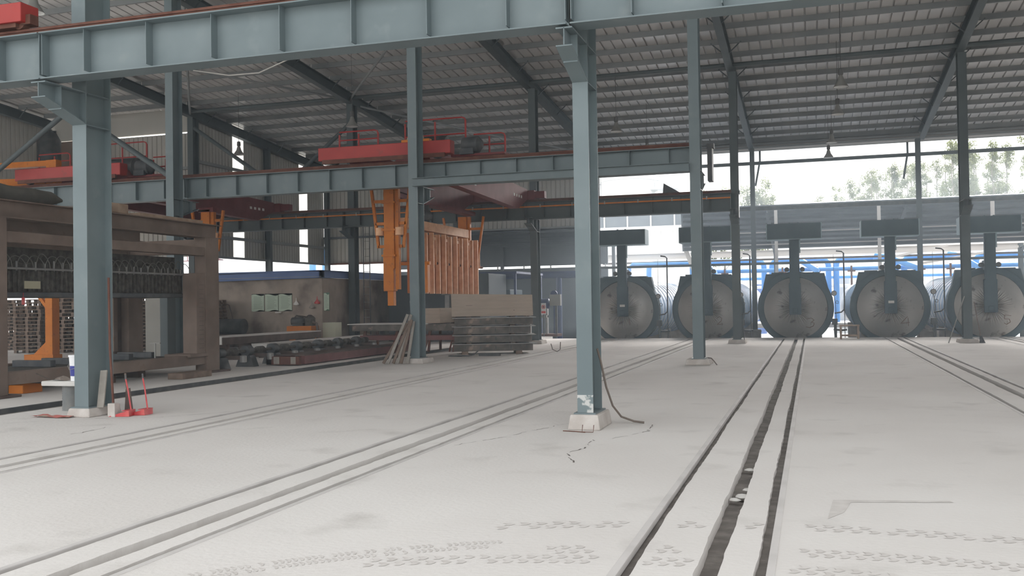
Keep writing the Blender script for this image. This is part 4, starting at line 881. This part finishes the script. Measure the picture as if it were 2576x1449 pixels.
for (x, y, n, where) in ST:
    for k in range(n):
        loc = (x+rnd.uniform(-.05, .05), y+rnd.uniform(-.05, .05), k*.137)
        if firstp: o = pp; o.location = loc; firstp = False
        else: o = dup(pp, loc)
        o.rotation_euler[2] = rnd.uniform(-.06, .06)+.15
        tag(o, 'wooden pallet, %s from the floor in the stack %s' % (ORD[k+1], where), 'pallet', 'stacked wooden pallets')
# ---------------------------------------------------------------- HUT
r = empty('plastered_hut', (-18.44, 34.0, 0), label='low rough brown plastered hut with a blue roof edge', cat='hut')
m = MB(); m.box(-7.26, 0, 0, 6.5, 0, 2.72); m.build('hut_walls', 'plaster', r, bevel=.02)
m = MB(); m.prism([(-7.3, 2.63), (.1, 2.72), (.1, 3.0), (-7.3, 2.89)], -.25, 0.0, 'y'); m.prism([(-.25, 2.72), (6.8, 2.72), (6.8, 2.98), (-.25, 3.0)], 0.0, .1, 'x'); m.build('roof_edge', 'blue_roof', r)
m = MB(); m.box(-7.3, .1, -.25, 6.8, 2.97, 3.02); m.build('roof_deck', 'blue_roof', r)
m = MB(); m.box(-7.3, .11, -.27, -.25, 2.76, 2.775); m.build('roof_flashing', 'steel', r)
def board(x, wd, z0, z1, lab, k):
    q = empty('notice_board', (x, 33.97, z0), label=lab, cat='notice board', group='scroll-shaped notice boards')
    n = 10; top = [(wd*i/n, (z1-z0)+.035*math.sin(2*PI*i/n*.9+.3)) for i in range(n+1)]; bt = [(wd*i/n, .03*math.sin(2*PI*i/n*.9-2.6)+.03) for i in range(n+1)]
    m = MB(); m.prism(bt+top[::-1], 0.0, .03, 'y'); m.build('panel', 'board', q)
    m = MB(); m.prism([(-.015, .0), (wd+.01, .0), (wd+.01, z1-z0+.05), (-.015, z1-z0+.05)], .03, .035, 'y'); m.build('backing', 'board_green', q)
    m = MB(); R = random.Random(k)
    for i in range(11): zz = (z1-z0)*(.9-.072*i); x0 = wd*(.15+.05*R.random()); m.box(x0, wd*R.uniform(.7, .9), -.003, 0, zz-.006, zz+.006)
    o = m.build('printed_lines', 'ink', q); o['kind'] = 'stuff'
for k, (x, w_) in enumerate(((-21.62, .57), (-21.0, .59), (-20.38, .59))): board(x, w_, 1.42, 2.08, 'pale green notice board with wavy edges on the hut, %s of three' % ['left', 'middle', 'right'][k], k)
board(-18.36, -.0+.22, 1.42, 2.08, 'single narrow pale green board at the corner of the hut', 4)
def bagshape(x, y, z, sc, mt, lab, cat='bag'):
    m = MB(); m.lathe([(.01, .34), (.02, .2), (.06, .12), (.13, .02), (.10, -.03), (.0, -.04)], (0, 0, 0), 10); 
    for i, v in enumerate(m.v): m.v[i] = (v[0]*sc*1.3, v[1]*sc*.5, v[2]*sc)
    o = m.build('hanging_bag', mt, smooth=True, loc=(x, y, z)); tag(o, lab, cat)
bagshape(-19.55, 33.9, 1.68, .8, 'white', 'white helmet-like bag hung on the hut right of the notice boards'); bagshape(-18.85, 33.9, 1.55, .8, 'wood_grey', 'grubby grey bag hung on the hut wall above the dark motor'); bagshape(-18.62, 33.9, 1.72, .8, 'red_plastic', 'dull red bag hanging near the hut corner')
m = MB(); m.box(-20.48, -20.22, 33.85, 33.97, 1.35, 1.40); tag(m.build('small_shelf', 'white'), 'tiny white shelf under the notice boards', 'shelf')
# hoses and clutter at the hut's left
m = MB(); P = [(-22.3+.45*math.sin(a*.5)+.25*t*0, 33.6, z) for a, z, t in ((0, .6, 0), (1, 1.3, 0), (2, 1.75, 0), (3, 1.95, 0))]; m.tube([(-22.9, 33.5, .7), (-22.75, 33.5, 1.3), (-22.5, 33.5, 1.75), (-22.35, 33.5, 1.7), (-22.2, 33.5, 1.2), (-22.15, 33.5, .6), (-22.15, 33.5, .02)], .02, 6); tag(m.build('looped_hose', 'cable', smooth=True), 'looped grey hose standing by the left part of the hut wall', 'hose')
m = MB(); m.lathe([(.05, -.5), (.3, -.5), (.3, .5), (.05, .5)], (-21.6, 32.6, .86), 18, 'x', True); tag(m.build('steel_drum', 'steel_dark', smooth=True), 'grey drum lying on the bench before the hut', 'drum')
m = MB(); m.box(-23.5, -20.9, 32.2, 33.2, .5, .57); 
for x in (-23.3, -21.1): m.box(x-.05, x+.05, 32.3, 33.1, 0, .5)
tag(m.build('work_bench', 'brown_dark'), 'dark low bench against the hut carrying the grey drum', 'bench')
for k in range(5):
    m = MB(); m.box(-23.0+rnd.uniform(-.05, .05), -22.2+rnd.uniform(-.05, .08), 32.3, 32.9, .57+k*.12, .67+k*.12); tag(m.build('rubber_mat', 'steel_dark'), 'dark folded mat, %s from below, in the pile at the hut wall' % ORD[k+1], 'mat', 'pile of dark mats')
# orange machine base with motor
r = empty('motor_unit', (-18.5, 32.6, 0), label='dark oily motor unit on an orange base before the hut', cat='motor')
m = MB(); m.box(-.55, .5, -.3, .3, .0, .86); m.build('base', 'orange', r, bevel=.01)
m = MB(); m.lathe([(.04, -.28), (.16, -.26), (.18, .15), (.08, .3)], (-.2, 0, 1.03), 14, 'x', True); m.box(-.4, .05, -.15, .15, .86, .95); m.build('motor', 'steel_dark', r, True)
m = MB(); m.lathe([(.2, .0), (.2, .3), (.14, .36), (.05, .42)], (.28, 0, .86), 14); m.tube([(-.45, 0, 1.1), (-.3, 0, 1.25), (.1, 0, 1.2), (.3, 0, 1.1)], .03, 8); m.build('pump', 'grime', r, True)
m = MB(); m.tube([(.45, -.1, 1.0), (.62, -.1, .95), (.66, -.1, .6), (.62, -.1, .1)], .05, 8); m.build('hose', 'cable', r, True)
m = MB(); m.box(-17.85, -17.3, 32.9, 33.4, 0, .97); o = m.build('pale_cabinet', 'cabinet_pale', bevel=.01); tag(o, 'pale cream low cabinet right of the orange motor base', 'cabinet')
# long slabs
def slab(x0, x1, y0, y1, z0, z1, lab, mt='slab_white'):
    r = empty('long_panel', ((x0+x1)/2, y0, 0), label=lab, cat='panel', group='long white panels by the conveyor')
    hw = (x1-x0)/2; m = MB(); m.box(-hw, hw, 0, y1-y0, z0, z1-.03); m.build('body', 'brown_dark' if mt == 'a' else 'cabinet', r); m = MB(); m.box(-hw-.01, hw+.01, -.01, y1-y0+.01, z1-.03, z1); m.build('top_sheet', 'slab_white', r)
    m = MB(); m.box(-hw+.01, hw-.01, -.02, 0, z0+.01, z1-.03); m.build('end_face', 'slab_white', r)
    for k in range(4): m = MB(); yy = .3+k*(y1-y0-.8)/3; m.box(-hw+.05, hw-.05, yy, yy+.15, 0, z0); m.build('bearer', 'brown_dark', r)
slab(-17.8, -17.0, 25.1, 31.2, .47, .72, 'upper long white-topped panel running from press to orange base', 'a')
slab(-16.75, -16.2, 26.3, 34.2, .22, .46, 'lower long white-topped panel behind the roller line', 'b')
# roller conveyor
r = empty('roller_line', (-14.6, 21.2, 0), label='dark greasy drive shaft line on pedestals behind the press', cat='conveyor')
for k in range(7):
    y = .2+k*1.3
    m = MB(); m.prism([(-.28, 0), (.28, 0), (.16, .30), (-.16, .30)], y-.13, y+.13, 'y'); m.build('pedestal', 'steel_dark', r)
    m = MB(); m.lathe([(.06, -.12), (.15, -.12), (.15, .12), (.06, .12)], (0, y, .42), 12, 'y', True); m.build('bearing', 'steel_dark', r, True)
    m = MB(); m.lathe([(.05, -.16), (.105, -.14), (.105, .14), (.05, .16)], (0, y+.62, .42), 12, 'y', True); m.build('coupling', 'grime', r, True)
    m = MB(); m.box(-.32, .5, y+.3, y+.38, .24, .34); m.build('cross_arm', 'brown_dark', r)
    m = MB(); m.lathe([(.03, 0), (.09, .02), (.09, .18), (.03, .2)], (.5, y+.34, .16), 10, 'z', True); m.build('roller', 'steel', r, True)
m = MB(); m.tube([(0, -.4, .42), (0, 8.6, .42)], .045, 10); m.build('shaft', 'grime', r, True)
m = MB(); m.box(-.3, -.2, -.3, 8.6, .28, .36); m.build('side_beam', 'steel_dark', r)
r = empty('transfer_frame', (-13.35, 23.0, 0), label='low rusty red-brown transfer frame on the floor left of the planks column', cat='frame')
m = MB(); m.box(-.85, -.70, 0, 8.2, .03, .25); m.box(.0, .15, .3, 8.2, .03, .25); m.build('side_beam', 'red_brown', r)
for k in range(5): m = MB(); m.box(-.7, 0, .15+k*1.8, .30+k*1.8, .08, .2); m.build('cross_bar', 'rust', r)
m = MB(); m.box(-.85, .15, -.0, .12, .03, .25); m.build('end_bar', 'rust', r); m = MB(); m.box(-.62, -.45, -.012, 0, .05, .24); m.box(-.1, .05, -.012, 0, .05, .24); m.build('pale_patch', 'wood_grey', r)
m = MB(); m.box(-.8, .1, .4, 6.5, .25, .28); m.build('tray', 'brown_dark', r)
# steel platform with block
r = empty('steel_platform', (-13.3, 30.0, 0), label='long steel plate platform on legs behind the planks column', cat='platform')
m = MB(); m.box(-1.85, 2.0, 0, 1.5, .72, .94); m.build('beam', 'plate', r); m = MB(); m.box(-2.0, 1.0, -.05, 1.55, .94, .965); m.build('top_sheet', 'slab_white', r); m = MB(); m.box(-1.6, 1.9, .1, 1.4, .40, .56); m.build('under_beam', 'red_brown', r)
for x in (-1.5, -.3, .9, 1.8):
    m = MB(); m.beam((x, .2, 0), (x+.08, .2, .72), .07, .07); m.build('leg', 'rust', r); m = MB(); m.beam((x-.15, .2, 0), (x+.05, .2, .72), .05, .05); m.build('prop', 'rust', r); m = MB(); m.beam((x, 1.3, 0), (x, 1.3, .72), .07, .07); m.build('leg', 'rust', r)
m = MB(); m.box(-12.55, -11.9, 30.05, 32.2, .965, 1.5); 
m.box(-12.2, -12.0, 30.04, 30.2, 1.18, 1.22)
o = MB().box(-12.55, -11.9, 30.05, 31.5, .965, 1.47).build('aerated_block', 'block', bevel=.015); tag(o, 'pale aerated concrete block on the steel platform beside the planks column', 'concrete block')
m = MB(); m.lathe([(.02, .42), (.3, .38), (.5, .2), (.52, 0)], (-11.7, 32.6, 1.3), 16); m.box(-12.2, -11.2, 32.1, 33.1, 0, 1.3); tag(m.build('round_hopper', 'steel_dark', smooth=True), 'dark round-topped hopper behind the pale block', 'hopper')
# dark machinery behind ladder
r = empty('mixer_housing', (-15.8, 39.0, 0), label='dark tall machine housing between the ladder and the orange clamp', cat='machine')
m = MB(); m.box(-2.1, 2.6, 0, 2.5, 0, 2.9); m.build('casing', 'dark_roof', r, bevel=.03); m = MB(); m.prism([(-1.2, 0), (1.2, 0), (.6, .9), (-.4, 1.2)], -.6, -.05, 'y'); m.build('guard', 'steel_dark', r); m = MB(); m.tube([(-1.0, -.1, 1.7), (-.95, -.1, 1.95)], .03, 8); m.build('lamp_socket', 'white', r)
m = MB(); m.box(.7, .9, -.3, -.1, .3, 2.6); m.box(.55, 1.05, -.3, -.2, 2.0, 2.1); m.build('pipe_stand', 'steel', r)
m = MB(); m.box(-18.1, -12.8, 41.8, 46.3, 2.95, 3.05); 
for x in (-18, -12.9):
    for y in (41.9, 46.2): m.box(x-.05, x+.05, y-.05, y+.05, -.02, 2.95)
tag(m.build('blue_canopy', 'blue_dark'), 'dark blue canopy behind the ladder column', 'canopy')
# main plate pile with big block
A = Vector((-10.78, 28.35, 0)); ux = Vector((.934, .356, 0)); ang = math.atan2(.356, .934)
zz = .10
for k in range(4):
    z0 = .10+k*.275
    r = empty('mould_plate', (A.x+.02*math.sin(k*3), A.y, z0), ang, label='grimy steel mould plate, %s from the floor, under the big pale block' % ORD[k+1], cat='mould plate', group='stacked mould plates')
    t_ = .012*(k == 0)
    m = MB(); m.box(.02*(k % 2), 2.5-.03*(k % 3), .02*(k % 2), 1.1, 0, .215); m.build('plate_body', 'plate', r, bevel=.01)
    m = MB(); m.box(-.05, 2.6, -.05, 1.15, .215, .235); m.build('flange', 'steel', r)
    for q in range(5): m = MB(); m.box(.35+q*.48, .375+q*.48, -.012, 0, .07, .17); m.build('slot', 'steel_dark', r)
    for q in range(2): m = MB(); m.box(.4+q*1.4, .55+q*1.4, .1, 1.0, .235, .274); m.build('spacer', 'wood_dark', r)
r = empty('timber_bearer', (A.x, A.y, 0), ang, label='dark timber bearers under the pile of mould plates', cat='timber'); 
for q in range(2): m = MB(); m.box(.25+q*1.7, .45+q*1.7, -.05, 1.1, 0, .10); m.build('bearer', 'wood_dark', r)
r = empty('aerated_block', (A.x, A.y, 1.2), ang, label='big pale beige aerated concrete block on top of the mould plates', cat='concrete block')
m = MB(); m.add([(-.05, 0, 0), (2.52, 0, 0), (2.52, 1.0, 0), (-.05, 1.0, 0), (-.07, 0, .72), (2.5, 0, .66), (2.5, 1.0, .66), (-.07, 1.0, .72)], [(0,3,2,1),(4,5,6,7),(0,1,5,4),(1,2,6,5),(2,3,7,6),(3,0,4,7)]); m.build('body', 'block', r, bevel=.012)
m = MB(); m.box(.4, .6, -.002, 0, .34, .35); m.box(1.9, 1.93, -.003, 0, .17, .19); m.build('scratch', 'brown_dark', r)
# planks leaning on columns
def leaning(x, y, n, topx, topy, h, where, nm='plank'):
    for k in range(n):
        m = MB(); dx = k*.13+rnd.uniform(-.02, .02)
        m.beam((0, 0, 0.02), (topx-x-dx*.75, topy-y, h*rnd.uniform(.75, 1.05)), .075, .03, (0, 1, 0)); o = m.build('leaning_plank', 'wood_grey' if k % 2 else 'wood_dark', loc=(x+dx, y-rnd.uniform(0, .12), 0))
        tag(o, 'rough grey plank, %s from the left, leaning on %s' % (ORD[k+1], where), 'plank', 'planks leaning on '+where)
leaning(-11.12, 23.95, 6, -10.50, 24.15, 1.35, 'the second-row column'); leaning(-10.95, 35.6, 3, -10.5, 35.9, 1.5, 'the third-row column behind the plates')
# rubbish on the floor in front of plates
m = MB(); m.tube([(-10.35, 27.55, .02), (-10.0, 27.5, .02), (-9.85, 27.6, .05), (-9.75, 27.7, .16)], .02, 6); m.box(-9.75, -9.1, 27.75, 27.95, 0, .08); m.box(-10.6, -10.2, 27.4, 27.6, 0, .03); tag(m.build('scrap', 'steel_dark'), 'bits of wire and board lying before the plate pile', 'scrap')
m = MB(); m.tube([(-7.9, 29.4, .3), (-7.85, 29.4, .12), (-7.7, 29.4, .05), (-7.6, 29.4, .12), (-7.6, 29.45, .35)], .015, 6); tag(m.build('wire_loop', 'cable', smooth=True), 'dark wire loop at the right corner of the plate pile', 'wire')
# ---------------------------------------------------------------- NEAR CLUTTER left column
r = empty('plastic_drum', (-11.33, 12.62, 0), label='ribbed grey drum under the white slab beside the left column', cat='drum')
pr = [(.02, 0)]
for k in range(10): pr += [(.155, .0+k*.039), (.15, .02+k*.039)]
pr += [(.155, .395), (.02, .395)]
m = MB(); m.lathe(pr, (0, 0, 0), 24); m.build('drum_body', 'drum', r, True)
m = MB(); m.box(-11.75, -10.95, 12.40, 12.9, .397, .475); tag(m.build('white_slab', 'slab_white', bevel=.015), 'thick white slab used as a table top on the ribbed drum', 'slab')
r = empty('white_bucket', (-11.18, 12.6, .475), label='white plastic bucket with blue label and wire handle on the slab', cat='bucket')
m = MB(); m.lathe([(.02, .0), (.125, .0), (.15, .38), (.02, .38)], (0, 0, 0), 24); m.build('pail', 'bucket', r, True); m = MB(); m.lathe([(.02, .38), (.16, .38), (.16, .41), (.02, .42)], (0, 0, 0), 24); m.build('lid', 'bucket', r, True)
m = MB(); pts = [(.151*math.cos(a), .151*math.sin(a)) for a in [-2.0+.1*k for k in range(12)]]; m.add([(x*.93, y*.93, .08) for x, y in pts]+[(x*.99, y*.99, .24) for x, y in pts], [(i, i+1, 13+i, 12+i) for i in range(11)]); m.build('blue_label', 'bucket_blue', r)
m = MB(); m.tube([(-.15, 0, .34), (-.13, -.1, .24), (-.05, -.16, .18), (.05, -.16, .2), (.14, -.06, .3)], .004, 5); m.build('handle', 'steel', r)
m = MB(); m.lathe([(.0, .06), (.05, .05), (.10, .02), (.13, 0)], (0, 0, 0), 9)
for i, v in enumerate(m.v): m.v[i] = (v[0]*1.4+rnd.uniform(-.02, .02), v[1]*.6, v[2]+rnd.uniform(0, .03))
tag(m.build('rag', 'cable', loc=(-11.47, 12.55, .476)), 'dark crumpled rag on the white slab beside the bucket', 'rag')
m = MB(); n = 8
for i in range(n+1):
    for j in range(4): m.v.append((-.34+i*.085+rnd.uniform(-.02, .02), -.08+j*.055, .006+rnd.uniform(0, .035)))
m.f = [(i*4+j, i*4+j+1, (i+1)*4+j+1, (i+1)*4+j) for i in range(n) for j in range(3)]
tag(m.build('floor_rag', 'cloth', loc=(-10.86, 11.68, 0)), 'red and straw coloured rag on the floor left of the left column plinth', 'rag')
m = MB(); m.beam((0, 0, 0), (-.03, .12, .55), .12, .02, (0, 1, 0)); o = m.build('wood_offcut', 'wood_grey', loc=(-10.22, 11.95, .13)); tag(o, 'short weathered board leaning on the right side of the left column', 'board')
m = MB(); m.tube([(.02, 0, .0), (-.06, .02, 1.0), (-.10, .05, 2.08)], .018, 8); tag(m.build('iron_bar', 'rust', smooth=True, loc=(-10.03, 11.99, 0)), 'long rusty iron bar leaning on the left column', 'bar')
r = empty('shovel', (-9.96, 12.25, 0), label='dark shovel leaning behind the concrete brick by the left column', cat='shovel')
m = MB(); m.tube([(-.08, .03, .62), (-.02, .0, .35)], .015, 8); m.build('handle', 'wood_dark', r, True)
m = MB(); m.add([(-.05, 0, .38), (.02, 0, .4), (.16, -.1, .0), (-.06, -.02, .02), (-.05, .02, .38), (.02, .02, .4), (.16, -.08, .0), (-.06, 0, .02)], [(0,1,2,3),(7,6,5,4),(0,4,5,1),(1,5,6,2),(2,6,7,3),(3,7,4,0)]); m.build('blade', 'brown_dark', r)
m = MB(); m.box(-.065, .065, -.06, .06, 0, .20); tag(m.build('concrete_brick', 'concrete', loc=(-9.98, 11.95, 0), bevel=.008), 'upright concrete brick on the floor right of the left column', 'brick')
for i, (x, y, a) in enumerate(((-9.80, 12.05, .25), (-9.66, 12.25, .1))):
    r = empty('dustpan', (x, y, 0), a, label='red long-handled dustpan on the floor, %s' % ('front one' if i == 0 else 'rear one'), cat='dustpan', group='red dustpans')
    m = MB(); m.add([(-.26, -.11, .004), (.06, -.11, .004), (.06, .11, .004), (-.26, .11, .004), (-.24, -.105, .012), (.055, -.115, .095), (.055, .115, .095), (-.24, .105, .012)], [(0,3,2,1),(0,1,5,4),(1,2,6,5),(2,3,7,6),(5,6,7,4)] if 0 else [(0,3,2,1),(0,1,5,4),(1,2,6,5),(2,3,7,6)])
    m.box(-.05, .06, -.112, .112, .085, .095); m.build('pan', 'red_plastic', r)
    m = MB(); m.tube([(.04, 0, .09), (-.01, .01, .40), (-.045, .015, .56)], .011, 8); m.build('handle', 'red_plastic', r, True); m = MB(); m.tube([(-.043, .015, .55), (-.05, .017, .62)], .013, 8); m.build('grip', 'lamp_body', r, True)
# cable at centre column
m = MB(); m.tube([(-2.64, 12.1, 1.0), (-2.61, 12.15, .85), (-2.55, 12.2, .5), (-2.49, 12.3, .25), (-2.4, 12.4, .1), (-2.25, 12.5, .03), (-2.12, 12.52, .014)], .014, 8); tag(m.build('cable', 'cable', smooth=True), 'stiff brown cable curving down behind the centre column to the floor', 'cable')
m = MB(); m.tube([(-2.98, 11.6, .006), (-2.8, 11.55, .008), (-2.68, 11.52, .006)], .006, 6); m.tube([(-2.72, 11.56, .09), (-2.72, 11.52, .01), (-2.58, 11.52, .01), (-2.58, 11.56, .09)], .005, 6); tag(m.build('wire_scrap', 'rust', smooth=True), 'thin bent wire at the foot of the centre column plinth', 'wire')
m = MB(); m.tube([(-2.5, 24.4, .16), (-2.4, 24.2, .16), (-2.33, 24.1, .1), (-2.25, 24.0, .012)], .014, 8); tag(m.build('cable', 'cable', smooth=True), 'short dark cable end right of the slim second-row column', 'cable')
m = MB(); m.tube([(4.42, 35.7, .012), (4.98, 35.95, 1.6)], .02, 8); tag(m.build('leaning_pole', 'steel', smooth=True), 'thin pale pole leaning on the right slim column', 'pole')
r = empty('broom', (5.45, 35.9, 0), label='dark broom standing at the foot of the right slim column', cat='broom'); m = MB(); m.tube([(0, 0, .2), (-.16, .15, 1.4)], .014, 6); m.build('handle', 'wood_dark', r, True); m = MB(); m.prism([(-.03, .25), (.03, .25), (.14, 0), (-.04, 0)], -.04, .04, 'y'); m.build('bristles', 'steel_dark', r)
m = MB(); m.tube([(-2.36, 35.85, .012), (-2.42, 35.95, 1.1)], .015, 6); tag(m.build('leaning_pole', 'steel_dark', smooth=True), 'thin dark rod leaning on the slim column before the third autoclave', 'pole')
# debris in the middle groove
for i, (x, y, s_) in enumerate(((-.60, 9.55, .05), (-.56, 8.55, .045), (-.58, 8.25, .07), (-.64, 8.1, .05))):
    m = MB(); m.lathe([(.0, .5), (.6, .35), (1.0, 0), (.7, -.35), (0, -.4)], (0, 0, 0), 7)
    for q, v in enumerate(m.v): m.v[q] = (v[0]*s_*rnd.uniform(.8, 1.2), v[1]*s_*rnd.uniform(.8, 1.3), v[2]*s_*.7)
    tag(m.build('rubble', 'slab_white', loc=(x, y, -.045)), 'whitish lump of rubble in the middle track groove, %s from the far end' % ORD[i+1], 'rubble')
# ---------------------------------------------------------------- LAMPS
def lamp_proto():
    r = empty('pendant_lamp', (0, 0, 0)); 
    m = MB(); m.lathe([(.05, .22), (.085, .12), (.10, .05), (.225, -.14), (.23, -.15)], (0, 0, 0), 20); sh = m.build('shade', 'lamp_shade', r, True)
    m = MB(); m.lathe([(.0, -.02), (.12, -.03), (.215, -.145)], (0, 0, 0), 20); m.build('reflector', 'lamp_inside', sh, True)
    m = MB(); m.lathe([(.02, .42), (.07, .40), (.08, .25), (.05, .2)], (0, 0, 0), 14); m.build('ballast', 'lamp_body', r, True)
    m = MB(); m.lathe([(.0, -.12), (.05, -.10), (.06, -.05), (.03, 0)], (0, 0, 0), 12); m.build('bulb', 'lamp_inside', sh, True)
    return r
lp = lamp_proto()
for i, (x, y, z, L_) in enumerate(((-15.69, 31.3, 8.2, 'left of the dark ladder column top'), (-23.0, 35.3, 8.2, 'before the bright strip of the gable wall'), (-6.97, 36.0, 8.2, 'right of the centre column, nearer one'), (-6.68, 41.4, 8.2, 'right of the centre column, farther one'), (.98, 31.0, 8.2, 'nearest of the row over the fourth autoclave'), (1.0, 35.6, 8.2, 'second of the row over the fourth autoclave'), (.92, 42.0, 8.2, 'third of the row over the fourth autoclave'), (.84, 45.0, 8.0, 'farthest of the row over the fourth autoclave'), (-16.22, 17.0, 8.3, 'nearest, at the top left corner'), (-29.5, 34.5, 8.2, 'over the annex at the left'))):
    o = lp if i == 0 else copy_tree(lp); o.location = (x, y, z); tag(o, 'bell-shaped pendant factory lamp, '+L_, 'lamp', 'pendant lamps')
    H_ = roofz(y)-.0-(z+.42); m = MB(); m.tube([(0, 0, .42), (0, 0, .42+H_)], .008, 5); m.build('cord', 'lamp_body', o)
